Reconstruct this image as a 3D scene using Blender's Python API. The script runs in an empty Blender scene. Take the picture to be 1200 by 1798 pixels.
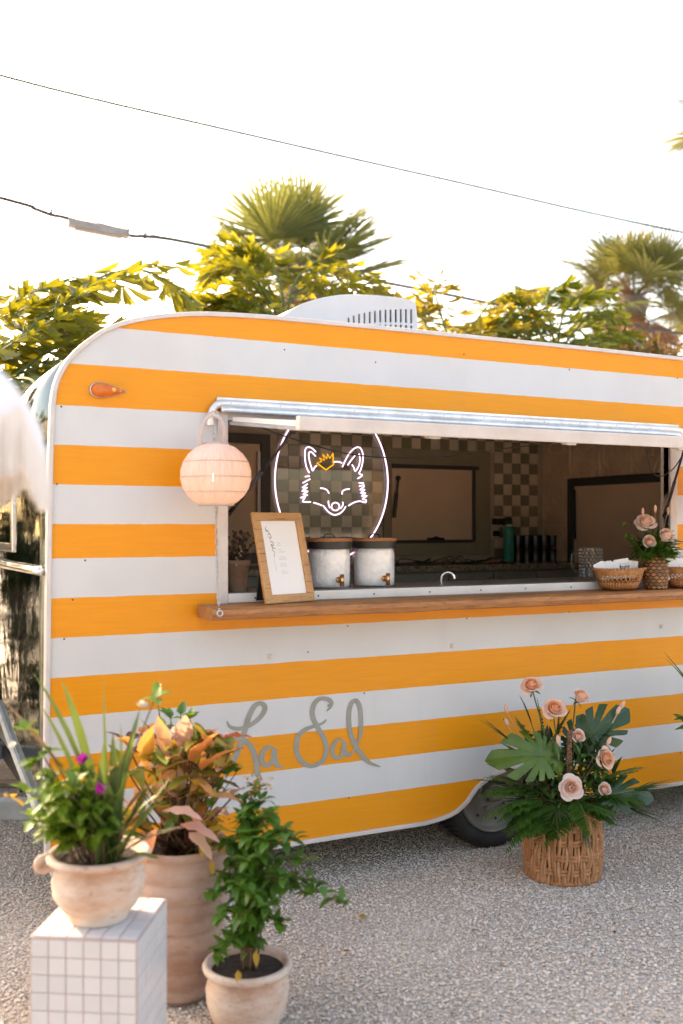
import bpy, bmesh, math, random
from mathutils import Vector, Matrix, Euler, noise
from mathutils.geometry import delaunay_2d_cdt

R = math.radians
PI = math.pi
scene = bpy.context.scene
C = scene.collection

# ------------------------------------------------------------------ camera
CAM = Vector((0.0, -3.9, 1.55))
cam = bpy.data.cameras.new('camera')
cam.sensor_fit = 'VERTICAL'
cam.sensor_height = 36.0
cam.lens = 35.0
cam.shift_y = 0.0128
cam.clip_end = 800.0
cam.dof.use_dof = True
cam.dof.focus_distance = 4.75
cam.dof.aperture_fstop = 1.8
cam_ob = bpy.data.objects.new('camera', cam)
C.objects.link(cam_ob)
cam_ob.location = CAM
cam_ob.rotation_euler = (R(90), 0, -math.atan2(0.447, 0.8945))
scene.camera = cam_ob

# ------------------------------------------------------------------ sky, sun, exposure
SUN_AZ = math.atan2(-0.42, 0.90)
SUN_EL = R(28)
world = bpy.data.worlds.new('World')
scene.world = world
world.use_nodes = True
wn = world.node_tree
wn.nodes.clear()
sky = wn.nodes.new('ShaderNodeTexSky')
sky.sky_type = 'NISHITA'
sky.sun_disc = False
sky.sun_elevation = SUN_EL
sky.sun_rotation = SUN_AZ
sky.altitude = 0
sky.air_density = 1.0
sky.dust_density = 4.5
sky.ozone_density = 0.6
wbg = wn.nodes.new('ShaderNodeBackground')
wbg.inputs['Strength'].default_value = 0.15
wout = wn.nodes.new('ShaderNodeOutputWorld')
wn.links.new(sky.outputs['Color'], wbg.inputs['Color'])
wn.links.new(wbg.outputs['Background'], wout.inputs['Surface'])
sun = bpy.data.lights.new('sun', 'SUN')
sun.energy = 2.6
sun.angle = R(0.55)
sun.color = (1.0, 0.82, 0.60)
sun_ob = bpy.data.objects.new('sun', sun)
C.objects.link(sun_ob)
to_sun = Vector((math.sin(SUN_AZ) * math.cos(SUN_EL), math.cos(SUN_AZ) * math.cos(SUN_EL), math.sin(SUN_EL)))
sun_ob.rotation_euler = (-to_sun).to_track_quat('-Z', 'Y').to_euler()
sun_ob.location = to_sun * 40
vs = scene.view_settings
scene.display_settings.display_device = 'sRGB'
vs.view_transform = 'Standard'
vs.look = 'None'
vs.exposure = 2.58
vs.gamma = 1.0
vs.use_curve_mapping = False
vs.use_white_balance = True
vs.white_balance_temperature = 7900
vs.white_balance_tint = 13
scene.render.engine = 'CYCLES'
scene.cycles.use_denoising = True
scene.cycles.max_bounces = 7
scene.cycles.transparent_max_bounces = 12
scene.cycles.sample_clamp_indirect = 6

# ------------------------------------------------------------------ where a photographed point stands
def at(px, py, Y):
    """the point of the upright plane at distance Y behind the trailer's side that shows at px, py"""
    t = (px - 600) / 1748.0
    dx, dy = .447 + .8945 * t, .8945 - .447 * t
    s = (Y - CAM.y) / dy
    return Vector((dx * s, Y, 1.55 - (py - 922) / 1748.0 * s))
def gnd(px, py, z=0.0):
    t = (px - 600) / 1748.0
    s = (1.55 - z) * 1748.0 / (py - 922)
    return Vector(((.447 + .8945 * t) * s, CAM.y + (.8945 - .447 * t) * s, z))

# ------------------------------------------------------------------ materials
class NT:
    def __init__(s, name):
        s.m = bpy.data.materials.new(name); s.m.use_nodes = True
        s.t = s.m.node_tree; s.n = s.t.nodes; s.n.clear()
        s.out = s.n.new('ShaderNodeOutputMaterial')
    def new(s, kind, **kw):
        n = s.n.new(kind)
        for k, v in kw.items():
            if hasattr(n, k) and k not in n.inputs: setattr(n, k, v)
            else: n.inputs[k].default_value = v
        return n
    def link(s, a, b): s.t.links.new(a, b)
    def mix(s, fac, a, b, mode='MIX'):
        n = s.n.new('ShaderNodeMix'); n.data_type = 'RGBA'; n.blend_type = mode
        for sock, v in ((n.inputs[0], fac), (n.inputs[6], a), (n.inputs[7], b)):
            if hasattr(v, 'node'): s.link(v, sock)
            elif isinstance(v, (int, float)): sock.default_value = v
            else: sock.default_value = (*v, 1) if len(v) == 3 else v
        return n.outputs[2]
    def math(s, op, a, b=0.0):
        n = s.n.new('ShaderNodeMath'); n.operation = op
        for sock, v in ((n.inputs[0], a), (n.inputs[1], b)):
            if hasattr(v, 'node'): s.link(v, sock)
            else: sock.default_value = v
        return n.outputs[0]
    def coord(s, kind='Object', scale=None):
        c = s.n.new('ShaderNodeTexCoord').outputs[kind]
        if scale:
            mp = s.n.new('ShaderNodeMapping'); mp.inputs['Scale'].default_value = scale
            s.link(c, mp.inputs['Vector']); return mp.outputs[0]
        return c
    def noise(s, scale, detail=4, vec=None, rough=.55, dist=0):
        n = s.n.new('ShaderNodeTexNoise')
        n.inputs['Scale'].default_value = scale; n.inputs['Detail'].default_value = detail
        n.inputs['Roughness'].default_value = rough; n.inputs['Distortion'].default_value = dist
        s.link(vec if vec is not None else s.coord(), n.inputs['Vector'])
        return n.outputs['Fac']
    def ramp(s, fac, stops, interp='LINEAR'):
        n = s.n.new('ShaderNodeValToRGB'); cr = n.color_ramp; cr.interpolation = interp
        while len(cr.elements) < len(stops): cr.elements.new(.5)
        for e, (p, c) in zip(cr.elements, stops):
            e.position = p
            e.color = (c, c, c, 1) if isinstance(c, (int, float)) else (*c, 1)
        s.link(fac, n.inputs[0]); return n.outputs[0]
    def bump(s, h, strength, dist=.01, normal=None):
        n = s.n.new('ShaderNodeBump'); n.inputs['Strength'].default_value = strength
        n.inputs['Distance'].default_value = dist; s.link(h, n.inputs['Height'])
        if normal is not None: s.link(normal, n.inputs['Normal'])
        return n.outputs[0]
    def bsdf(s, col, rough=.6, metal=0, normal=None, **kw):
        b = s.n.new('ShaderNodeBsdfPrincipled')
        for k, v in (('Base Color', col), ('Roughness', rough), ('Metallic', metal)):
            if hasattr(v, 'node'): s.link(v, b.inputs[k])
            elif k == 'Base Color': b.inputs[k].default_value = (*v, 1)
            else: b.inputs[k].default_value = v
        for k, v in kw.items(): b.inputs[k.replace('_', ' ')].default_value = v
        if normal is not None: s.link(normal, b.inputs['Normal'])
        return b
    def done(s, sh):
        s.link(sh, s.out.inputs['Surface']); return s.m

def mat(name, col, rough=.6, metal=0, col2=None, vscale=6, bump=0, bscale=60, jitter=0, contrast=(.3, .7), stretch=None, **kw):
    t = NT(name)
    vec = t.coord('Object', stretch) if stretch else None
    c = col
    if col2 is not None:
        f = t.ramp(t.noise(vscale, 5, vec), [(contrast[0], 0.0), (contrast[1], 1.0)])
        c = t.mix(f, col, col2)
    if jitter:
        g = t.n.new('ShaderNodeNewGeometry').outputs['Random Per Island']
        o = t.n.new('ShaderNodeObjectInfo').outputs['Random']
        r = t.math('FRACT', t.math('ADD', g, o))
        k = t.math('ADD', t.math('MULTIPLY', r, 2 * jitter), 1 - jitter)
        hsv = t.n.new('ShaderNodeHueSaturation'); t.link(k, hsv.inputs['Value'])
        if hasattr(c, 'node'): t.link(c, hsv.inputs['Color'])
        else: hsv.inputs['Color'].default_value = (*c, 1)
        c = hsv.outputs[0]
    nrm = t.bump(t.noise(bscale, 5, vec), bump, .01) if bump else None
    return t.done(t.bsdf(c, rough, metal, nrm, **kw).outputs[0])

def leaf_mat(name, cols, trans, tf=.4, rough=.45, mott=.55, const=False):
    """a leaf: colours picked per leaf, light shining through in the colour trans"""
    t = NT(name)
    g = t.n.new('ShaderNodeNewGeometry').outputs['Random Per Island']
    o = t.n.new('ShaderNodeObjectInfo').outputs['Random']
    r = t.math('FRACT', t.math('ADD', g, o))
    n = len(cols)
    c = t.ramp(r, [(i / (n if const else max(1, n - 1)), k) for i, k in enumerate(cols)], 'CONSTANT' if const else 'LINEAR')
    c = t.mix(t.ramp(t.noise(14, 4), [(.35, 0.0), (.7, mott)]), c, tuple(x * .55 for x in cols[0]))
    b = t.bsdf(c, rough, 0, t.bump(t.noise(60, 3), .12, .01))
    tr = t.n.new('ShaderNodeBsdfTranslucent')
    tr.inputs['Color'].default_value = (*trans, 1)
    mx = t.n.new('ShaderNodeMixShader'); mx.inputs[0].default_value = tf
    t.link(b.outputs[0], mx.inputs[1]); t.link(tr.outputs[0], mx.inputs[2])
    return t.done(mx.outputs[0])

def thin_glass(name, tint=(1, 1, 1), rough=.03, base=.03):
    t = NT(name)
    lw = t.n.new('ShaderNodeLayerWeight'); lw.inputs['Blend'].default_value = .35
    f = t.math('ADD', t.math('MULTIPLY', lw.outputs['Facing'], .38), base)
    tr = t.n.new('ShaderNodeBsdfTransparent'); tr.inputs[0].default_value = (*tint, 1)
    gl = t.n.new('ShaderNodeBsdfGlossy'); gl.inputs['Roughness'].default_value = rough
    mx = t.n.new('ShaderNodeMixShader'); t.link(f, mx.inputs[0])
    t.link(tr.outputs[0], mx.inputs[1]); t.link(gl.outputs[0], mx.inputs[2])
    return t.done(mx.outputs[0])

def emit(name, col, strength):
    t = NT(name)
    e = t.n.new('ShaderNodeEmission'); e.inputs[0].default_value = (*col, 1); e.inputs[1].default_value = strength
    return t.done(e.outputs[0])

STRIPES = [2.318, 2.165, 2.008, 1.855, 1.704, 1.553, 1.416, 1.261, 1.112, .962, .808, .655, .501, .352]
ORANGE, WHITE = (.77, .285, .012), (.575, .575, .57)
def stripe_mat():
    t = NT('striped_paint')
    co = t.coord()
    sep = t.n.new('ShaderNodeSeparateXYZ'); t.link(co, sep.inputs[0])
    wob = t.math('MULTIPLY', t.math('SUBTRACT', t.noise(9, 3), .5), .006)
    wob2 = t.math('MULTIPLY', t.math('SUBTRACT', t.noise(70, 2), .5), .0025)
    z = t.math('ADD', t.math('ADD', sep.outputs['Z'], wob), wob2)
    f = t.math('DIVIDE', z, 2.6)
    stops, col = [(0.0, 1.0)], 1.0
    for b in reversed(STRIPES):
        col = 1.0 - col
        stops.append((b / 2.6, col))
    k = t.ramp(f, stops, 'CONSTANT')
    brush = t.coord('Object', (3, 3, 60))
    bn = t.noise(1.6, 5, brush)
    orange = t.mix(t.ramp(bn, [(.3, 0.0), (.75, 1.0)]), ORANGE, (.71, .25, .010))
    white = t.mix(t.ramp(t.noise(2.3, 6), [(.35, 0.0), (.75, 1.0)]), WHITE, (.52, .515, .51))
    c = t.mix(k, white, orange)
    dirt = t.ramp(t.noise(1.1, 8, t.coord('Object', (5, 1, 1)), .7), [(.56, 0.0), (.8, .16)])
    c = t.mix(dirt, c, (.32, .24, .17))
    h = t.math('ADD', t.noise(1.7, 2), t.math('MULTIPLY', bn, .12))
    rough = t.math('ADD', t.math('MULTIPLY', bn, .14), .26)
    return t.done(t.bsdf(c, rough, 0, t.bump(h, .22, .02), Specular_IOR_Level=.28).outputs[0])

M = {}
M['stripe'] = stripe_mat()
M['white_paint'] = mat('white_paint', (.74, .73, .71), .35, col2=(.62, .60, .57), vscale=5, bump=.05, bscale=40)
M['trim'] = mat('trim', (.62, .57, .54), .4, col2=(.50, .45, .42), vscale=7, bump=.1, bscale=50)
M['alu'] = mat('aluminium', (.80, .80, .81), .25, 1.0, col2=(.62, .62, .63), vscale=9, bump=.08, bscale=18)
M['cast'] = mat('rail_metal', (.83, .84, .86), .3, .75, col2=(.60, .58, .56), vscale=12, bump=.1, bscale=30)
def skin_mat():
    t = NT('polished_skin')
    n = t.math('ADD', t.noise(2.2, 2), t.math('MULTIPLY', t.noise(9, 3), .25))
    c = t.mix(t.ramp(t.noise(5, 6, None, .7), [(.4, 0.0), (.75, .6)]), (.20, .225, .215), (.13, .15, .14))
    return t.done(t.bsdf(c, t.math('ADD', t.math('MULTIPLY', t.noise(20, 4), .10), .03), 1.0, t.bump(n, .14, .05)).outputs[0])
M['skin'] = skin_mat()
M['chain'] = mat('chain_steel', (.52, .52, .52), .4, .9)
M['chrome'] = mat('chrome', (.85, .85, .86), .12, 1.0)
M['black_rubber'] = mat('black_rubber', (.010, .0095, .009), .8, col2=(.022, .02, .018), vscale=9, bump=.3, bscale=70)
M['black'] = mat('black_metal', (.02, .02, .021), .45)
M['rim_grey'] = mat('rim_grey', (.22, .20, .175), .6, .2, col2=(.13, .115, .10), vscale=7, bump=.1, bscale=50)
M['frame_grey'] = mat('frame_grey', (.30, .33, .33), .55, col2=(.20, .21, .20), vscale=8, bump=.15, bscale=40)
M['letter'] = mat('letter_paint', (.30, .295, .25), .6, col2=(.25, .245, .205), vscale=20)
M['amber'] = mat('amber_lens', (.75, .13, .01), .12, col2=(.85, .25, .02), vscale=30, Transmission_Weight=.35)
M['amber_pale'] = mat('pale_amber', (.95, .40, .12), .2)
M['ac'] = mat('ac_plastic', (.58, .58, .58), .45, col2=(.52, .52, .52), vscale=4)
M['ac_dark'] = mat('ac_vent', (.03, .012, .03), .8)
M['tile_cream'] = mat('tile_cream', (.66, .54, .42), .35, jitter=.10, bump=.05, bscale=20)
M['tile_olive'] = mat('tile_olive', (.25, .21, .13), .35, jitter=.12, bump=.05, bscale=20)
M['grout'] = mat('grout', (.46, .37, .28), .9)
M['tin'] = mat('pressed_tin', (.68, .50, .34), .42, .1, col2=(.60, .44, .30), vscale=6)
M['olive'] = mat('olive_trim', (.30, .25, .165), .5, col2=(.26, .215, .14), vscale=4)
M['blind'] = mat('blind', (.70, .50, .35), .8, col2=(.63, .45, .31), vscale=3)
M['dark_frame'] = mat('dark_frame', (.05, .042, .035), .5)
M['cabinet'] = mat('cabinet', (.27, .25, .20), .5, col2=(.23, .21, .17), vscale=5)
M['brass'] = mat('brass', (.75, .42, .14), .22, 1.0)
M['copper'] = mat('copper', (.78, .40, .18), .25, 1.0, col2=(.55, .28, .12), vscale=25)
M['floor_in'] = mat('inside_floor', (.16, .12, .09), .7)
M['inside'] = mat('inside_wall', (.42, .36, .29), .7)
M['ceil'] = mat('inside_ceiling', (.45, .42, .37), .7)
def granite():
    t = NT('granite')
    v = t.n.new('ShaderNodeTexVoronoi'); v.inputs['Scale'].default_value = 140
    t.link(t.coord(), v.inputs['Vector'])
    c = t.ramp(v.outputs['Color'], [(.1, (.05, .035, .025)), (.4, (.24, .18, .13)), (.7, (.36, .28, .20)), (.95, (.12, .08, .06))])
    return t.done(t.bsdf(c, .25).outputs[0])
M['granite'] = granite()
M['steel'] = mat('steel_counter', (.55, .55, .55), .38, .85, col2=(.40, .40, .40), vscale=14)
def wood(name, a, b, dark, stretch=(3, 24, 24), rough=.55, bstr=.35):
    t = NT(name)
    v = t.coord('Object', stretch)
    n1 = t.noise(2.2, 8, v, .6, 1.2)
    n2 = t.noise(1.3, 4, t.coord('Object', (1.5, 6, 6)), .6)
    c = t.mix(t.ramp(n1, [(.3, 0.0), (.7, 1.0)]), a, b)
    c = t.mix(t.ramp(n2, [(.52, 0.0), (.72, .8)]), c, dark)
    n3 = t.noise(5, 3, t.coord('Object', (2, 30, 40)), .6, .5)
    c = t.mix(t.ramp(n3, [(.60, 0.0), (.67, .9)]), c, tuple(x * .3 for x in dark))
    return t.done(t.bsdf(c, rough, 0, t.bump(n1, bstr, .01)).outputs[0])
M['slab'] = wood('slab_wood', (.47, .205, .070), (.31, .120, .040), (.13, .055, .026))
M['frame_wood'] = wood('frame_wood', (.55, .30, .12), (.46, .235, .09), (.38, .19, .08), (30, 30, 5), .5, .15)
M['lid_wood'] = wood('lid_wood', (.40, .16, .055), (.28, .10, .035), (.17, .065, .03), (4, 20, 20), .45, .15)
M['old_board'] = wood('old_board', (.30, .22, .16), (.22, .16, .12), (.14, .10, .08), (3, 20, 20), .8, .4)
M['paper'] = mat('paper', (.80, .79, .78), .8, bump=.06, bscale=30)
M['ink'] = mat('ink', (.10, .09, .11), .8)
M['ink_pale'] = mat('pale_ink', (.42, .41, .41), .8)
M['glass'] = thin_glass('clear_glass')
M['hobnail'] = thin_glass('hobnail_glass', (1, 1, 1), .08, .22)
M['acrylic'] = thin_glass('acrylic', (.97, .97, .96), .04, .02)
M['pane'] = mat('dark_pane', (.02, .025, .022), .04)
M['ice'] = mat('ice', (.95, .95, .95), .35, col2=(.84, .85, .86), vscale=45, bump=.5, bscale=55, contrast=(.4, .62), Subsurface_Weight=.2)
M['neon_white'] = emit('neon_white', (.86, .66, 1.0), .42)
M['neon_yellow'] = emit('neon_yellow', (1.0, .50, .02), .24)
M['bulb'] = emit('bulb_glow', (1.0, .56, .28), 8)
M['teal'] = mat('teal_powder_coat', (.012, .26, .18), .45, bump=.1, bscale=200)
M['teal_dark'] = mat('teal_script', (.006, .10, .075), .5)
M['smoke'] = mat('smoked_glass', (.035, .018, .012), .12)
M['pink_cloth'] = mat('pink_cloth', (.42, .17, .13), .9)
M['soil'] = mat('potting_soil', (.022, .016, .012), .95, col2=(.05, .035, .024), vscale=45, bump=.9, bscale=55)
def terracotta(name, a, b, bloom):
    t = NT(name)
    c = t.mix(t.ramp(t.noise(7, 6, None, .65), [(.32, 0.0), (.66, 1.0)]), a, b)
    c = t.mix(t.ramp(t.noise(3.5, 7, t.coord('Object', (1, 1, 2.5)), .7), [(.36, 0.0), (.58, .85)]), c, bloom)
    c = t.mix(t.ramp(t.noise(30, 4, None, .7), [(.60, 0.0), (.72, .6)]), c, tuple(x * .5 for x in a))
    return t.done(t.bsdf(c, .85, 0, t.bump(t.noise(40, 6), .35, .01)).outputs[0])
M['terra_pale'] = terracotta('terracotta_pale', (.40, .215, .13), (.56, .39, .30), (.66, .57, .50))
M['terra_urn'] = terracotta('terracotta_urn', (.30, .165, .115), (.39, .24, .18), (.44, .32, .26))
M['terra_old'] = terracotta('terracotta_old', (.26, .13, .075), (.34, .19, .12), (.38, .27, .19))
M['plinth_tile'] = mat('plinth_tile', (.56, .55, .56), .3, jitter=.04, bump=.05, bscale=14)
M['plinth_grout'] = mat('plinth_grout', (.44, .33, .30), .9)
def wicker(name, a, b, c3):
    t = NT(name)
    g = t.n.new('ShaderNodeNewGeometry').outputs['Random Per Island']
    c = t.ramp(g, [(0, a), (.5, b), (1, c3)])
    c = t.mix(t.ramp(t.noise(60, 4, t.coord('Object', (1, 1, .35))), [(.35, 0.0), (.72, .7)]), c, tuple(x * .45 for x in b))
    return t.done(t.bsdf(c, .65, 0, t.bump(t.noise(120, 4, t.coord('Object', (1, 1, .3))), .4, .01)).outputs[0])
M['wicker'] = wicker('wicker', (.42, .17, .065), (.53, .235, .10), (.60, .30, .14))
M['bread_cane'] = wicker('bread_cane', (.40, .155, .045), (.47, .20, .065), (.52, .25, .10))
M['wicker_dark'] = mat('basket_lining', (.10, .055, .03), .9)
t_ = NT('rattan_slat')
b_ = t_.bsdf(t_.mix(t_.ramp(t_.noise(30, 4, t_.coord('Object', (1, 1, .2))), [(.3, 0.0), (.7, 1.0)]), (.70, .665, .635), (.60, .55, .52)), .7)
tr_ = t_.n.new('ShaderNodeBsdfTranslucent'); tr_.inputs[0].default_value = (.84, .68, .60, 1)
mx_ = t_.n.new('ShaderNodeMixShader'); mx_.inputs[0].default_value = .45
t_.link(b_.outputs[0], mx_.inputs[1]); t_.link(tr_.outputs[0], mx_.inputs[2])
M['rattan'] = t_.done(mx_.outputs[0])
M['canvas'] = mat('canvas', (.78, .78, .79), .9, col2=(.70, .70, .72), vscale=4, bump=.1, bscale=60)
M['fringe'] = mat('fringe', (.70, .66, .62), .95, jitter=.12)
M['pineapple'] = mat('pineapple_eye', (.44, .17, .085), .6, jitter=.3, col2=(.22, .10, .03), vscale=40)
M['pineapple_in'] = mat('pineapple_groove', (.055, .045, .012), .8)
M['rose'] = leaf_mat('rose_petal', [(.95, .61, .46), (.96, .68, .54), (.96, .74, .62)], (.97, .65, .48), .38, .6, .05)
M['rose_pink'] = leaf_mat('pale_rose_petal', [(.95, .71, .62), (.96, .77, .68), (.96, .80, .72)], (.97, .74, .62), .38, .6, .05)
M['rose_heart'] = leaf_mat('rose_heart_petal', [(.96, .52, .30), (.96, .58, .37)], (.97, .54, .30), .38, .6, .05)
M['magenta'] = leaf_mat('magenta_petal', [(.42, .01, .30), (.50, .03, .38)], (.5, .02, .35), .3)
M['white_petal'] = leaf_mat('white_petal', [(.75, .72, .68), (.70, .66, .60)], (.7, .66, .55), .3)
M['bunny'] = mat('bunny_tail', (.66, .40, .28), .95, jitter=.15)
M['pampas'] = mat('pampas_plume', (.50, .36, .26), .95, jitter=.2)
M['brown_seed'] = mat('brown_seed_head', (.20, .095, .055), .95, jitter=.3)
M['stem'] = mat('green_stem', (.08, .12, .03), .7, jitter=.3)
M['stem_brown'] = mat('brown_stem', (.15, .085, .045), .8, jitter=.3)
M['dried'] = mat('dried_flower', (.11, .07, .045), .95, jitter=.5)
M['monstera'] = leaf_mat('monstera_leaf', [(.065, .135, .012), (.10, .175, .020)], (.18, .30, .03), .22, .35)
M['monstera_blue'] = leaf_mat('dark_monstera_leaf', [(.022, .062, .014), (.032, .078, .018)], (.04, .12, .03), .14, .3)
M['fern'] = leaf_mat('fern_leaf', [(.045, .11, .014), (.075, .165, .022)], (.10, .22, .02), .22)
M['fern_dark'] = leaf_mat('dark_palm_blade', [(.030, .062, .014), (.055, .09, .02)], (.08, .13, .02), .2)
M['herb'] = leaf_mat('herb_leaf', [(.070, .165, .014), (.13, .24, .024), (.21, .31, .035)], (.26, .40, .03), .32)
M['herb_yellow'] = leaf_mat('yellowing_leaf', [(.42, .22, .01), (.50, .33, .02)], (.75, .45, .03), .35)
M['bush'] = leaf_mat('bush_leaf', [(.045, .13, .016), (.075, .185, .022), (.105, .23, .03)], (.20, .36, .03), .30)
M['strap'] = leaf_mat('strap_leaf', [(.06, .115, .025), (.10, .15, .035), (.14, .16, .05)], (.22, .30, .04), .28)
M['strap_pink'] = leaf_mat('pink_strap_leaf', [(.26, .15, .10), (.16, .15, .06), (.34, .20, .15)], (.45, .25, .12), .3)
M['croton'] = leaf_mat('croton_leaf', [(.56, .17, .05), (.66, .34, .16), (.76, .50, .34), (.68, .42, .05), (.12, .17, .03), (.20, .22, .04), (.45, .09, .04), (.72, .36, .15), (.74, .40, .28)], (.80, .36, .10), .3, .45, .25, True)
M['croton_pink'] = leaf_mat('pink_croton_leaf', [(.76, .47, .36), (.78, .38, .33), (.76, .56, .42)], (.85, .5, .35), .3, .45, .15)
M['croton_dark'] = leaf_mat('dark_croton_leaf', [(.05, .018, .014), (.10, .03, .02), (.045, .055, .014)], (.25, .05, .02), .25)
M['croton_yellow'] = leaf_mat('yellow_croton_leaf', [(.70, .44, .05), (.62, .46, .08), (.36, .34, .05)], (.8, .5, .05), .3, .45, .3)
M['croton_green'] = leaf_mat('green_croton_leaf', [(.09, .16, .025), (.16, .22, .035), (.24, .20, .03)], (.3, .36, .04), .3, .45, .3)
M['fishtail'] = leaf_mat('fishtail_leaf', [(.055, .105, .014), (.085, .135, .018), (.13, .155, .022)], (.27, .235, .012), .42)
M['fishtail_gold'] = leaf_mat('golden_fishtail_leaf', [(.12, .115, .018), (.20, .155, .025), (.10, .13, .022)], (.34, .25, .014), .42)
M['fishtail_deep'] = leaf_mat('deep_fishtail_leaf', [(.045, .105, .014), (.075, .14, .02), (.095, .14, .024)], (.20, .21, .014), .4)
M['sabal'] = leaf_mat('fan_palm_leaf', [(.07, .115, .04), (.095, .135, .05), (.13, .15, .055)], (.20, .21, .05), .38)
M['sabal_gold'] = leaf_mat('golden_fan_palm_leaf', [(.095, .13, .04), (.13, .155, .05), (.17, .17, .06)], (.17, .16, .035), .3)  # yellower olive green for the right-hand fan palms
M['sabal_dead'] = leaf_mat('dead_palm_leaf', [(.24, .12, .06), (.30, .17, .09)], (.25, .13, .05), .3)
M['palm_trunk'] = mat('palm_trunk', (.19, .14, .10), .95, col2=(.10, .075, .055), vscale=14, bump=.8, bscale=22)
M['cable'] = mat('cable', (.012, .05, .042), .6)
M['cable_thick'] = mat('thick_cable', (.03, .035, .04), .6)
M['splice'] = mat('splice_grey', (.26, .25, .25), .7, col2=(.20, .19, .19), vscale=10)
M['hedge'] = leaf_mat('hedge_leaf', [(.022, .05, .012), (.038, .068, .015), (.055, .08, .018)], (.06, .075, .012), .22)
M['rust'] = leaf_mat('rusty_dracaena_leaf', [(.10, .11, .03), (.20, .09, .04), (.24, .15, .07), (.09, .10, .03)], (.20, .13, .04), .3)

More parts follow.
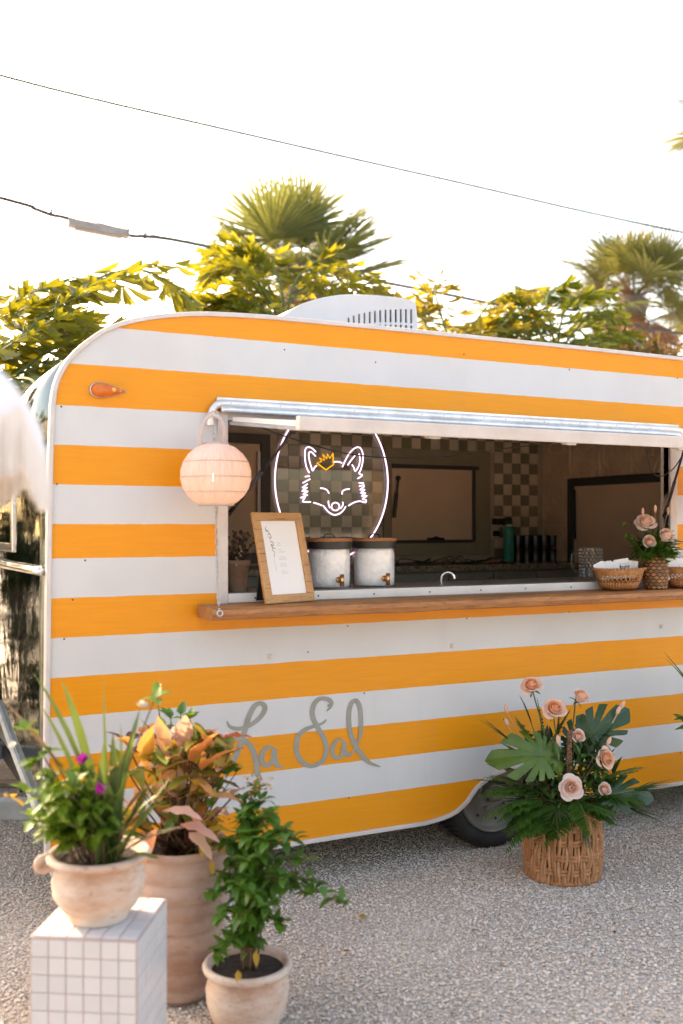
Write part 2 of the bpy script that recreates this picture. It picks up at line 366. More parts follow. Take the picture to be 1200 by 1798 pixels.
# ------------------------------------------------------------------ mesh helpers
class MB:
    def __init__(s): s.v = []; s.f = []; s.m = []
    def add(s, vs, fs, m=0):
        o = len(s.v); s.v += [tuple(p) for p in vs]
        for f in fs: s.f.append(tuple(o + i for i in f)); s.m.append(m)
    def box(s, c, size, rot=None, m=0):
        hx, hy, hz = size[0] / 2, size[1] / 2, size[2] / 2
        vs = [Vector((x, y, z)) for x in (-hx, hx) for y in (-hy, hy) for z in (-hz, hz)]
        if rot is not None: vs = [rot @ p for p in vs]
        c = Vector(c)
        s.add([p + c for p in vs], [(0, 1, 3, 2), (4, 6, 7, 5), (0, 4, 5, 1), (2, 3, 7, 6), (0, 2, 6, 4), (1, 5, 7, 3)], m)
        return s
    def box2(s, a, b, m=0):
        return s.box(((a[0] + b[0]) / 2, (a[1] + b[1]) / 2, (a[2] + b[2]) / 2), (abs(b[0] - a[0]), abs(b[1] - a[1]), abs(b[2] - a[2])), None, m)
    def tube(s, pts, r, n=8, caps=True, m=0, closed=False):
        P = [Vector(p) for p in pts]; k = len(P)
        rs = r if isinstance(r, (list, tuple)) else [r] * k
        def tan(i):
            if closed: d = P[(i + 1) % k] - P[i - 1]
            else: d = P[min(i + 1, k - 1)] - P[max(i - 1, 0)]
            return d.normalized() if d.length > 1e-9 else Vector((0, 0, 1))
        t0 = tan(0)
        u = t0.cross(Vector((0, 0, 1)))
        if u.length < .1: u = t0.cross(Vector((0, 1, 0)))
        u.normalize(); vs = []
        for i in range(k):
            t = tan(i)
            u = u - t * u.dot(t)
            u = u.normalized() if u.length > 1e-6 else t.orthogonal().normalized()
            w = t.cross(u)
            for j in range(n):
                a = 2 * PI * j / n
                vs.append(P[i] + (u * math.cos(a) + w * math.sin(a)) * rs[i])
        fs = []
        for i in range(k if closed else k - 1):
            i2 = (i + 1) % k
            for j in range(n):
                j2 = (j + 1) % n
                fs.append((i * n + j, i * n + j2, i2 * n + j2, i2 * n + j))
        if caps and not closed:
            fs.append(tuple(range(n - 1, -1, -1))); fs.append(tuple((k - 1) * n + j for j in range(n)))
        s.add(vs, fs, m); return s
    def lathe(s, prof, n=32, c=(0, 0, 0), m=0, wob=None):
        c = Vector(c); vs = []; fs = []; k = len(prof)
        for i, (r, z) in enumerate(prof):
            for j in range(n):
                a = 2 * PI * j / n
                rr = r * (1 + (wob(a, z) if wob else 0))
                vs.append(c + Vector((rr * math.cos(a), rr * math.sin(a), z)))
        for i in range(k - 1):
            for j in range(n):
                j2 = (j + 1) % n
                fs.append((i * n + j, i * n + j2, (i + 1) * n + j2, (i + 1) * n + j))
        s.add(vs, fs, m); return s
    def disc(s, r, z, n=32, c=(0, 0, 0), m=0, lump=0):
        c = Vector(c); vs = [c + Vector((0, 0, z))]; fs = []
        rings = 4
        for q in range(1, rings + 1):
            for j in range(n):
                a = 2 * PI * j / n; rr = r * q / rings
                p = c + Vector((rr * math.cos(a), rr * math.sin(a), z))
                p.z += lump * noise.noise(p * 40)
                vs.append(p)
        for j in range(n): fs.append((0, 1 + j, 1 + (j + 1) % n))
        for q in range(rings - 1):
            for j in range(n):
                j2 = (j + 1) % n; a = 1 + q * n; b = 1 + (q + 1) * n
                fs.append((a + j, b + j, b + j2, a + j2))
        s.add(vs, fs, m); return s
    def grid(s, fn, nu, nv, m=0):
        vs = [fn(i / nu, j / nv) for i in range(nu + 1) for j in range(nv + 1)]
        w = nv + 1
        s.add(vs, [(i * w + j, (i + 1) * w + j, (i + 1) * w + j + 1, i * w + j + 1) for i in range(nu) for j in range(nv)], m)
        return s
    def ball(s, c, r, n=10, m=0):
        c = Vector(c); rr = r if isinstance(r, (tuple, list)) else (r, r, r)
        k = max(4, n // 2 + 1)
        vs = []; fs = []
        for i in range(k + 1):
            th = PI * i / k
            for j in range(n):
                a = 2 * PI * j / n
                vs.append(c + Vector((rr[0] * math.sin(th) * math.cos(a), rr[1] * math.sin(th) * math.sin(a), rr[2] * math.cos(th))))
        for i in range(k):
            for j in range(n):
                j2 = (j + 1) % n
                fs.append((i * n + j, (i + 1) * n + j, (i + 1) * n + j2, i * n + j2))
        s.add(vs, fs, m); return s
    def ribbon(s, pts, ws, nrm, thick=.0012, m=0):
        """a flat painted stroke in the plane with normal nrm"""
        P = [Vector(p) for p in pts]; k = len(P); nrm = Vector(nrm); vs = []; fs = []
        for i in range(k):
            d = (P[min(i + 1, k - 1)] - P[max(i - 1, 0)]).normalized()
            sd = d.cross(nrm).normalized() * ws[i] / 2
            vs += [P[i] - sd, P[i] + sd, P[i] - sd + nrm * thick, P[i] + sd + nrm * thick]
        for i in range(k - 1):
            a, b = i * 4, (i + 1) * 4
            fs += [(a + 2, a + 3, b + 3, b + 2), (a, a + 2, b + 2, b), (a + 3, a + 1, b + 1, b + 3)]
        s.add(vs, fs, m); return s
    def mesh(s, name, mats, smooth=False, fix=True):
        me = bpy.data.meshes.new(name)
        me.from_pydata(s.v, [], s.f)
        if not isinstance(mats, (list, tuple)): mats = [mats]
        for q in mats: me.materials.append(M[q])
        if len(mats) > 1: me.polygons.foreach_set('material_index', s.m)
        if fix:
            bm = bmesh.new(); bm.from_mesh(me); bmesh.ops.remove_doubles(bm, verts=bm.verts, dist=1e-6)
            bmesh.ops.recalc_face_normals(bm, faces=bm.faces); bm.to_mesh(me); bm.free()
        if smooth: me.polygons.foreach_set('use_smooth', [True] * len(me.polygons))
        me.update(); return me
    def build(s, name, mats, parent=None, smooth=False, bevel=0, fix=True, keep=True):
        ob = bpy.data.objects.new(name, s.mesh(name, mats, smooth, fix))
        link(ob, parent, keep)
        if bevel:
            b = ob.modifiers.new('bevel', 'BEVEL'); b.width = bevel; b.segments = 2; b.limit_method = 'ANGLE'
        return ob

WORLDM = {}
def link(ob, parent=None, keep=False):
    """keep: the mesh is given in world coordinates"""
    C.objects.link(ob)
    if parent is not None:
        ob.parent = parent
        if keep:
            ob.matrix_parent_inverse = WORLDM[parent.name].inverted()
            WORLDM[ob.name] = Matrix.Identity(4)
            return ob
        WORLDM[ob.name] = WORLDM[parent.name] @ ob.matrix_basis
    else:
        WORLDM[ob.name] = ob.matrix_basis.copy()
    return ob
def tag(o, label=None, cat=None, group=None, kind=None):
    if label: o['label'] = label
    if cat: o['category'] = cat
    if group: o['group'] = group
    if kind: o['kind'] = kind
    return o
def thing(name, label, cat, loc=(0, 0, 0), rotz=0, group=None):
    o = bpy.data.objects.new(name, None); o.empty_display_size = .1
    o.location = loc; o.rotation_euler = (0, 0, rotz)
    o.matrix_basis = Matrix.Translation(Vector(loc)) @ Matrix.Rotation(rotz, 4, 'Z')
    link(o)
    return tag(o, label, cat, group)
def piece(name, me, parent, loc=(0, 0, 0), rot=(0, 0, 0), scale=(1, 1, 1)):
    """an object sharing mesh data, placed in its parent's own coordinates"""
    o = bpy.data.objects.new(name, me)
    o.matrix_basis = Matrix.LocRotScale(Vector(loc), rot if hasattr(rot, 'to_matrix') and not isinstance(rot, tuple) else Euler(rot), Vector(scale))
    return link(o, parent, False)
def catmull(P, per=6, closed=False):
    P = [Vector(p) for p in P]; n = len(P); out = []
    for i in range(n if closed else n - 1):
        if closed: a, b, c, d = P[i - 1], P[i], P[(i + 1) % n], P[(i + 2) % n]
        else: a, b, c, d = P[max(i - 1, 0)], P[i], P[i + 1], P[min(i + 2, n - 1)]
        for j in range(per):
            t = j / per
            out.append(.5 * ((2 * b) + (c - a) * t + (2 * a - 5 * b + 4 * c - d) * t * t + (3 * b - a - 3 * c + d) * t ** 3))
    if not closed: out.append(P[-1])
    return out

# ------------------------------------------------------------------ leaves, flowers
def W_leaf(u): return max(0.02, math.sin(PI * min(1, u ** .85)) ** .9)
def W_strap(u): return (.55 + .45 * min(1, u * 3)) * (1 if u < .6 else max(.05, 1 - ((u - .6) / .4) ** 2.2))
def W_ovate(u): return max(.03, math.sin(PI * min(1, u ** .62)) ** .8)
def W_blade(u): return max(.02, (.5 + u) if u < .35 else .85 * (1 - ((u - .35) / .65)) ** .8 + .02)
def blade(mb, p, d, L, W, droop=.3, n=4, fold=.25, prof=W_leaf, side=None, m=0, wave=0):
    p = Vector(p); d = Vector(d).normalized()
    if side is None:
        side = d.cross(Vector((0, 0, 1)))
        if side.length < .15: side = d.cross(Vector((random.uniform(-1, 1), random.uniform(-1, 1), .1)))
    side = Vector(side).normalized()
    vs = []; fs = []; st = L / n
    for i in range(n + 1):
        u = i / n; w = W * .5 * prof(u)
        up = side.cross(d).normalized()
        if up.z < 0 and abs(d.z) < .95: up = -up
        wv = wave * math.sin(u * 9 + p.x * 50) * w
        vs += [p - side * w + up * (w * fold + wv), p.copy(), p + side * w + up * (w * fold - wv)]
        p = p + d * st
        d = (d + Vector((0, 0, -droop / n))).normalized()
    for i in range(n):
        a, b = i * 3, i * 3 + 3
        fs += [(a, a + 1, b + 1, b), (a + 1, a + 2, b + 2, b + 1)]
    mb.add(vs, fs, m); return p
def rdir(el0, el1, rng, az=None):
    a = rng.uniform(0, 2 * PI) if az is None else az
    e = R(rng.uniform(el0, el1))
    return Vector((math.cos(a) * math.cos(e), math.sin(a) * math.cos(e), math.sin(e)))
def rose_mesh(name, size, mats, seed, openness=1.0):
    """a garden rose, size across: petals wound round a tight heart, the outer ones rolled back"""
    rng = random.Random(seed); mb = MB(); N = 26
    for i in range(N):
        f = i / (N - 1); ang = i * 2.39996 + rng.uniform(-.25, .25)
        rb = .015 + .085 * f; rt = .012 + (.36 * openness + .06) * f ** .9; zt = .56 - .24 * f ** 1.7 * openness + rng.uniform(-.02, .02)
        ha = 1.25 - .55 * f; roll = (-.035 + .14 * f ** 1.2) * openness; sp = .018 + .02 * f
        def fn(u, v, rb=rb, rt=rt, zt=zt, ha=ha, ang=ang, roll=roll, sp=sp):
            x = (u - .5) * 2
            ve = v * (1 - .20 * abs(x) ** 2.4)
            bulge = math.sin(PI * min(1, ve * .9)) * .07
            lip = max(0, ve - .70) / .30
            rr = rb + (rt - rb) * ve ** 1.2 + bulge + roll * lip ** 1.5 + sp * x
            a = ang + x * ha * (.35 + .65 * min(1, ve * 1.8))
            z = zt * ve ** .8 - roll * .9 * lip ** 2 - .02 * abs(x) * ve
            return Vector((rr * math.cos(a), rr * math.sin(a), z)) * size
        mb.grid(fn, 6, 6, 1 if f < .45 else 0)
    mb.lathe([(.002, -size * .14), (size * .09, -size * .07), (size * .13, size * .01), (size * .05, size * .08)], 8, m=2)
    for k in range(5):
        a = k * 2 * PI / 5
        blade(mb, (0, 0, -size * .03), (math.cos(a), math.sin(a), .1), size * .42, size * .10, .9, 3, .2, W_leaf, None, 2)
    return mb.mesh(name, mats, True, False)
def monstera_mesh(name, L, matname, seed):
    """a split leaf: a heart-shaped blade cut to lobes, drooping to its tip along +x"""
    rng = random.Random(seed); mb = MB(); N = 200; rings = 6
    cuts = []
    for sgn in (-1, 1):
        for k in range(5):
            cuts.append((sgn * (.36 + .44 * k + rng.uniform(-.06, .06)), .46 + .05 * k + rng.uniform(-.08, .08)))
    vs = []; fs = []
    for j in range(N + 1):
        th = -PI * .97 + 2 * PI * .97 * j / N
        base = L * (.52 + .12 * math.cos(th) + .10 * math.cos(2 * th) - .10 * (abs(th) / PI) ** 6)
        if abs(th) < .45: base += L * .14 * (1 - abs(th) / .45) ** 1.3
        cut = 1.0
        for (ca, dep) in cuts:
            d = abs(th - ca)
            if d < .085: cut = min(cut, dep + (1 - dep) * (d / .085) ** 1.6)
        for q in range(rings + 1):
            r = base * cut * q / rings
            x = r * math.cos(th) + L * .28; y = r * math.sin(th)
            z = -.55 * (x - L * .3) ** 2 / L - .9 * y * y / L * .5 + .06 * L * math.sin(th * 7) * (q / rings) ** 2 * .4 + abs(y) * .18
            vs.append(Vector((x, y, z)))
    w = rings + 1
    for j in range(N):
        for q in range(rings): fs.append((j * w + q, (j + 1) * w + q, (j + 1) * w + q + 1, j * w + q + 1))
    mb.add(vs, fs)
    mb.tube([(L * .02, 0, .004 - .05 * L), (L * .3, 0, .004), (L * .6, 0, .002 - .55 * .09 * L), (L * .95, 0, -.55 * .42 * L)], [.004, .0035, .0025, .001], 5, m=1)
    return mb.mesh(name, [matname, 'stem'], True, False)
def fern(mb, p, d, L, W, droop, rng, n=20, m=0, ms=1):
    """a fern or feather frond: a bending rib with paired narrow leaflets"""
    p = Vector(p); d = Vector(d).normalized(); pts = [p.copy()]; st = L / n
    side = d.cross(Vector((0, 0, 1)))
    if side.length < .2: side = Vector((rng.uniform(-1, 1), rng.uniform(-1, 1), 0)).cross(d)
    side.normalize()
    for i in range(n):
        u = (i + 1) / n
        p = p + d * st; pts.append(p.copy())
        d = (d + Vector((0, 0, -droop / n))).normalized()
        if u < .12: continue
        ln = W * math.sin(PI * min(1, (u * .86 + .12) ** .8)) ** .8 * rng.uniform(.85, 1.1)
        for sg in (-1, 1):
            blade(mb, p, side * sg + d * .55 + Vector((0, 0, rng.uniform(-.12, .12))), ln, max(.006, ln * .26), .25, 3, .15, W_leaf, None, m)
    mb.tube(pts, [.0026 * (1 - .8 * i / n) for i in range(n + 1)], 4, m=ms)
def palm_fan(mb, p, d, L, nb, spread, rng, m=0, ms=1, width=.010):
    """thin stiff blades fanned out from one stem"""
    p = Vector(p); d = Vector(d).normalized()
    side = d.cross(Vector((0, 0, 1)))
    if side.length < .2: side = Vector((1, 0, 0))
    side.normalize(); tip = p + d * L * .35
    mb.tube([p, tip], .0025, 5, m=ms)
    for k in range(nb):
        a = (k / (nb - 1) - .5) * spread
        dd = d * math.cos(a) + side * math.sin(a) + Vector((0, 0, rng.uniform(-.08, .08)))
        blade(mb, tip, dd, L * rng.uniform(.5, .72) * (1 - .25 * abs(a) / spread), width * rng.uniform(.7, 1.2), rng.uniform(.05, .35), 4, .3, W_blade, None, m)

# ------------------------------------------------------------------ ground
def gravel_mat():
    t = NT('gravel_bed')
    co = t.coord()
    v = t.n.new('ShaderNodeTexVoronoi'); v.inputs['Scale'].default_value = 75; t.link(co, v.inputs['Vector'])
    sep = t.n.new('ShaderNodeSeparateColor'); t.link(v.outputs['Color'], sep.inputs[0])
    c = t.ramp(sep.outputs[0], [(0, (.38, .32, .27)), (.25, (.56, .48, .40)), (.5, (.66, .57, .49)), (.7, (.62, .48, .37)), (.85, (.74, .67, .60)), (1, (.46, .40, .36))])
    c = t.mix(t.ramp(v.outputs['Distance'], [(.35, 0.0), (.75, .8)]), c, (.32, .28, .24))
    c = t.mix(t.ramp(t.noise(.9, 5), [(.35, 0.0), (.7, .35)]), c, (.40, .34, .28))
    h = t.math('SUBTRACT', 1.0, v.outputs['Distance'])
    return t.done(t.bsdf(c, .9, 0, t.bump(h, .8, .012)).outputs[0])
M['gravel'] = gravel_mat()
def stone_mat():
    t = NT('gravel_stone')
    r = t.n.new('ShaderNodeObjectInfo').outputs['Random']
    c = t.ramp(r, [(0, (.20, .16, .13)), (.05, (.50, .42, .335)), (.2, (.68, .565, .455)), (.5, (.78, .67, .56)), (.6, (.76, .56, .41)), (.72, (.84, .74, .63)), (.86, (.62, .56, .51)), (.95, (.88, .82, .74)), (1, (.26, .22, .21))])
    g = t.n.new('ShaderNodeNewGeometry').outputs['Position']
    c = t.mix(t.ramp(t.noise(1.1, 6, g, .65), [(.36, .30), (.60, 0.0)]), c, (.46, .37, .29))
    return t.done(t.bsdf(c, .8, 0, t.bump(t.noise(180, 3), .3, .01)).outputs[0])
M['stone'] = stone_mat()
mb = MB()
def gfn(u, v):
    a = -1 + 2 * u; b = -1 + 2 * v
    x = 2.0 + (a ** 3 * 140 + a * 10); y = 0.0 + (b ** 3 * 140 + b * 10)
    return Vector((x, y, -.004 + (.006 * noise.noise(Vector((x * 1.3, y * 1.3, 0))) if abs(a) < .4 and abs(b) < .4 else 0)))
mb.grid(gfn, 120, 120)
tag(mb.build('ground', 'gravel', smooth=True), kind='structure')

def gravel_scatter():
    me = MB().grid(lambda u, v: Vector((-.5 + 5.6 * u, -2.05 + 4.2 * v, 0)), 40, 30).mesh('loose_gravel', 'stone')
    ob = bpy.data.objects.new('loose_gravel', me); link(ob)
    tag(ob, 'loose grey and tan pea gravel lying over the ground', 'gravel', None, 'stuff')
    ng = bpy.data.node_groups.new('loose_gravel', 'GeometryNodeTree')
    ng.interface.new_socket('Geometry', in_out='INPUT', socket_type='NodeSocketGeometry')
    ng.interface.new_socket('Geometry', in_out='OUTPUT', socket_type='NodeSocketGeometry')
    N = ng.nodes.new; L = ng.links.new
    gi = N('NodeGroupInput'); go = N('NodeGroupOutput')
    dp = N('GeometryNodeDistributePointsOnFaces'); dp.inputs['Density'].default_value = 12000
    ico = N('GeometryNodeMeshIcoSphere'); ico.inputs['Radius'].default_value = 1.0; ico.inputs['Subdivisions'].default_value = 2
    sp = N('GeometryNodeSetPosition')
    nz = N('ShaderNodeTexNoise'); nz.inputs['Scale'].default_value = 1.1
    vm = N('ShaderNodeVectorMath'); vm.operation = 'SUBTRACT'; vm.inputs[1].default_value = (.5, .5, .5)
    vs_ = N('ShaderNodeVectorMath'); vs_.operation = 'SCALE'; vs_.inputs['Scale'].default_value = 1.1
    L(nz.outputs['Color'], vm.inputs[0]); L(vm.outputs[0], vs_.inputs[0]); L(vs_.outputs[0], sp.inputs['Offset'])
    L(ico.outputs['Mesh'], sp.inputs['Geometry'])
    sm = N('GeometryNodeSetMaterial'); sm.inputs['Material'].default_value = M['stone']
    L(sp.outputs[0], sm.inputs['Geometry'])
    io = N('GeometryNodeInstanceOnPoints')
    rv = N('FunctionNodeRandomValue'); rv.data_type = 'FLOAT_VECTOR'
    rv.inputs[0].default_value = (-.45, -.45, 0); rv.inputs[1].default_value = (.45, .45, 6.28)
    rs = N('FunctionNodeRandomValue'); rs.data_type = 'FLOAT'
    rs.inputs[2].default_value = 0.0; rs.inputs[3].default_value = 1.0
    pw = N('ShaderNodeMath'); pw.operation = 'POWER'; pw.inputs[1].default_value = 4.0
    ml = N('ShaderNodeMath'); ml.operation = 'MULTIPLY_ADD'; ml.inputs[1].default_value = .0050; ml.inputs[2].default_value = .0020
    L(rs.outputs[1], pw.inputs[0]); L(pw.outputs[0], ml.inputs[0])
    cx = N('ShaderNodeCombineXYZ'); sq = N('ShaderNodeMath'); sq.operation = 'MULTIPLY'; sq.inputs[1].default_value = .5
    L(ml.outputs[0], cx.inputs[0]); L(ml.outputs[0], cx.inputs[1]); L(ml.outputs[0], sq.inputs[0]); L(sq.outputs[0], cx.inputs[2])
    L(gi.outputs[0], dp.inputs['Mesh']); L(dp.outputs['Points'], io.inputs['Points']); L(sm.outputs[0], io.inputs['Instance'])
    L(rv.outputs[0], io.inputs['Rotation']); L(cx.outputs[0], io.inputs['Scale'])
    L(io.outputs[0], go.inputs[0])
    md = ob.modifiers.new('scatter', 'NODES'); md.node_group = ng
gravel_scatter()

# ------------------------------------------------------------------ camper trailer
def inside(p, poly):
    c = False; n = len(poly)
    for i in range(n):
        (x1, y1), (x2, y2) = poly[i], poly[i - 1]
        if (y1 > p[1]) != (y2 > p[1]) and p[0] < (x2 - x1) * (p[1] - y1) / (y2 - y1) + x1: c = not c
    return c
def holed_panel(outer, holes, to3, thick_vec, mb=None, m=0):
    """a flat sheet with real openings and a real thickness"""
    mb = mb or MB()
    pts = []; edges = []
    for loop in [outer] + holes:
        o = len(pts); n = len(loop)
        pts += [Vector(p) for p in loop]; edges += [(o + i, o + (i + 1) % n) for i in range(n)]
    vo, _, fo, _, _, _ = delaunay_2d_cdt(pts, edges, [], 0, 1e-6)
    tv = Vector(thick_vec); n = len(vo)
    V = [to3(p[0], p[1]) for p in vo]
    fs = []
    for f in fo:
        c = (sum(vo[i][0] for i in f) / len(f), sum(vo[i][1] for i in f) / len(f))
        if inside(c, outer) and not any(inside(c, h) for h in holes): fs.append(tuple(f))
    back = [tuple(n + i for i in reversed(f)) for f in fs]
    mb.add(V + [p + tv for p in V], fs + back, m)
    for loop in [outer] + holes:
        L3 = [to3(p[0], p[1]) for p in loop]; k = len(L3)
        mb.add(L3 + [p + tv for p in L3], [(i, (i + 1) % k, k + (i + 1) % k, k + i) for i in range(k)], m)
    return mb

TR = thing('camper_trailer', 'rounded vintage camper trailer striped in orange and white with an open serving window', 'trailer', (2.78, 1.05, 0))
top_c = [(.712, 2.0), (.7235, 2.08), (.7507, 2.15), (.804, 2.222), (.881, 2.290), (.948, 2.330), (1.039, 2.364), (1.179, 2.396), (1.35, 2.417), (1.6, 2.428)]
top_c = [(p.x, p.y) for p in catmull([(a, b, 0) for a, b in top_c], 3)]
rear_c = [(4.1, 2.427), (4.35, 2.408), (4.55, 2.36), (4.71, 2.25), (4.81, 2.10), (4.85, 1.9)]
rear_c = [(p.x, p.y) for p in catmull([(a, b, 0) for a, b in rear_c], 3)]
arch = [(3.42, .188), (3.30, .197), (3.20, .235), (3.12, .30), (3.03, .365), (2.93, .392), (2.82, .385), (2.722, .352), (2.652, .313), (2.606, .262), (2.547, .221), (2.468, .199), (2.37, .188)]
arch = [(p.x, p.y) for p in catmull([(a, b, 0) for a, b in arch], 2)]
front_edge = [(.76, .188), (.715, .21), (.695, .28), (.690, .60), (.694, .95), (.700, 1.5), (.705, 1.8)]
OUT = front_edge + top_c + [(2.2, 2.431), (3.2, 2.431)] + rear_c + [(4.86, 1.5), (4.86, .3), (4.83, .21), (4.78, .188)] + arch
WX0, WX1, WZ0, WZ1 = 1.42, 3.865, 1.267, 2.0
hole = [(WX0, WZ0), (WX1, WZ0), (WX1, WZ1), (WX0, WZ1)]
holed_panel(OUT, [hole], lambda x, z: Vector((x, 0, z)), (0, .035, 0)).build('side_wall', 'stripe', TR)
# the far side wall
holed_panel(OUT, [], lambda x, z: Vector((x, 2.08, z)), (0, .03, 0)).build('rear_side_wall', 'white_paint', TR)
# front skin, roof and rear skin: the outline swept across the trailer's width
def sweep(pts, y0, y1, name, m, inset=.006, ny=1, smooth=True):
    P = [Vector((x, 0, z)) for x, z in pts]; k = len(P); mb = MB(); vs = []
    for i, p in enumerate(P):
        d = (P[min(i + 1, k - 1)] - P[max(i - 1, 0)]).normalized()
        nrm = Vector((d.z, 0, -d.x)) * inset
        vs.append(p + nrm)
    mb.grid(lambda u, v: vs[round(u * (k - 1))] + Vector((0, y0 + (y1 - y0) * v, 0)), k - 1, ny)
    o = mb.build(name, m, TR, smooth)
    s = o.modifiers.new('thick', 'SOLIDIFY'); s.thickness = .012; s.offset = 0
    return o
ki = [i for i, p in enumerate(OUT) if p == front_edge[-1]][0]
# the skin below the belt ends in a slanting lower edge
mb = MB()
def fs_fn(u, v):
    y = .036 + 2.044 * u
    zb = .40 + .30 * min(1.0, min(y, 2.1 - y) / 1.02)
    z = zb + (1.80 - zb) * v
    bow = .03 * math.sin(PI * u)
    return Vector((.701 - bow - .004 * (1.8 - z), y, z))
mb.grid(fs_fn, 24, 16)
fsk = mb.build('front_skin', 'skin', TR, True)
sol = fsk.modifiers.new('thick', 'SOLIDIFY'); sol.thickness = .01; sol.offset = -1
sweep([p for p in [(.705, 1.8)] + top_c[:14]], .036, 2.08, 'front_roof_curve', 'skin')
sweep(top_c[13:] + [(2.2, 2.431), (3.2, 2.431)] + rear_c[:6], .036, 2.08, 'roof', 'white_paint')
sweep(rear_c[5:] + [(4.86, 1.5), (4.86, .3), (4.83, .21)], .036, 2.08, 'rear_skin', 'alu')
mb = MB(); mb.tube([fs_fn(i / 24, 0) + Vector((-.012, 0, .0)) for i in range(25)], .02, 6); mb.build('skin_edge_bar', 'frame_grey', TR)
mb = MB(); mb.tube([fs_fn(i / 24, .0) * 0 + Vector((.672 - .03 * math.sin(PI * i / 24), .02 + 2.06 * i / 24, 1.372)) for i in range(25)], .017, 8); mb.build('belt_trim', 'alu', TR, True)
# front window
mb = MB()
for y in (.66, 1.22, 1.55):
    mb.box2((.655, y - .025, 1.46), (.70, y + .025, 1.86))
mb.box2((.657, .64, 1.43), (.70, 1.57, 1.47)); mb.box2((.657, .64, 1.85), (.70, 1.57, 1.89))
fw = mb.build('front_window', 'alu', TR, bevel=.004)
MB().box2((.664, .68, 1.465), (.674, 1.53, 1.855)).build('pane', 'pane', fw)
# edge trim round the side wall
def rim(pts, name, closed=False):
    mb = MB(); P = [Vector((x, 0, z)) for x, z in pts]; k = len(P); vs = []; fs = []
    for i, p in enumerate(P):
        d = (P[(i + 1) % k if closed else min(i + 1, k - 1)] - P[i - 1 if (closed or i) else 0]).normalized()
        nr = Vector((d.z, 0, -d.x))
        a, b = p - nr * .010, p + nr * .009
        for q in (a + Vector((0, -.012, 0)), b + Vector((0, -.012, 0)), b + Vector((0, .03, 0)), a + Vector((0, .03, 0))): vs.append(q)
    for i in range(k if closed else k - 1):
        a, b = i * 4, ((i + 1) % k) * 4
        for j in range(4): fs.append((a + j, a + (j + 1) % 4, b + (j + 1) % 4, b + j))
    mb.add(vs, fs)
    return mb.build(name, 'trim', TR, bevel=.004)
rim(OUT[::-1], 'edge_trim', True)
# chassis, underside, wheel wells
MB().box2((.76, .04, .30), (2.33, 2.07, .36)).box2((3.36, .04, .30), (4.80, 2.07, .36)).box2((2.33, .26, .30), (3.36, 1.84, .36)).build('floor_pan', 'black', TR)
MB().box2((.9, .42, .22), (4.7, .48, .298)).box2((.9, 1.6, .22), (4.7, 1.66, .298)).build('chassis_rail', 'black', TR)
MB().box2((2.5, .3, .24), (2.56, 1.8, .297)).box2((2.77, .15, .245), (2.83, 1.95, .295)).build('axle', 'black', TR)
MB().box2((.9, 2.02, .02), (4.78, 2.035, .30)).build('far_light_block', 'black', TR)  # added black panel that stops light coming in under the far side
MB().box2((4.76, .08, .03), (4.775, 2.02, .30)).build('rear_light_block', 'black', TR)  # added black panel shutting light out at the rear underside
# wheels
def make_wheel(name, yc, sgn):
    c = Vector((2.80, yc, .272))
    def ring(prof, m, nm, parent, n=48):
        mb = MB(); vs = []; fs = []; k = len(prof)
        for (r, y) in prof:
            for j in range(n):
                a = 2 * PI * j / n
                vs.append(c + Vector((r * math.cos(a), y * sgn, r * math.sin(a))))
        for i in range(k - 1):
            for j in range(n): fs.append((i * n + j, i * n + (j + 1) % n, (i + 1) * n + (j + 1) % n, (i + 1) * n + j))
        mb.add(vs, fs); return mb.build(nm, m, parent, True)
    w = ring([(.19, -.055), (.205, -.078), (.235, -.086), (.258, -.078), (.268, -.06), (.268, .06), (.258, .078), (.235, .086), (.19, .06)], 'black_rubber', name, TR)
    mb = MB(); rng = random.Random(5)
    for j in range(52):
        for q in range(4):
            a = 2 * PI * (j + .5 * (q % 2)) / 52; y = -.054 + .036 * q
            rot = Matrix.Rotation(-a + PI / 2, 3, 'Y')
            mb.box(c + Vector((.269 * math.cos(a), y * sgn, .269 * math.sin(a))), (.021, .028, .010), rot)
    tag(mb.build('tread', 'black_rubber', w), kind='stuff')
    r = ring([(.198, -.070), (.196, -.080), (.188, -.082), (.182, -.070), (.175, -.050), (.165, -.046), (.13, -.052), (.10, -.064), (.07, -.066), (.055, -.060), (.0, -.058)], 'rim_grey', 'wheel_rim', w)
    ring([(.052, -.058), (.052, -.085), (.040, -.094), (.0, -.096)], 'rim_grey', 'hub_cap', r, 24)
    for k in range(5):
        mb = MB(); a = 2 * PI * k / 5 + .4
        p = c + Vector((.088 * math.cos(a), -.066 * sgn, .088 * math.sin(a)))
        mb.tube([p + Vector((0, .004 * sgn, 0)), p + Vector((0, -.018 * sgn, 0))], .009, 6)
        mb.build('lug_nut', 'rim_grey', r)
    for k in range(8):
        mb = MB(); a = 2 * PI * k / 8 + .15
        p = c + Vector((.140 * math.cos(a), -.0515 * sgn, .140 * math.sin(a)))
        mb.tube([p + Vector((0, .004 * sgn, 0)), p + Vector((0, -.0012 * sgn, 0))], .008, 8)
        mb.build('vent_hole', 'black', r)
make_wheel('wheel', .128, 1); make_wheel('wheel', 1.96, -1)
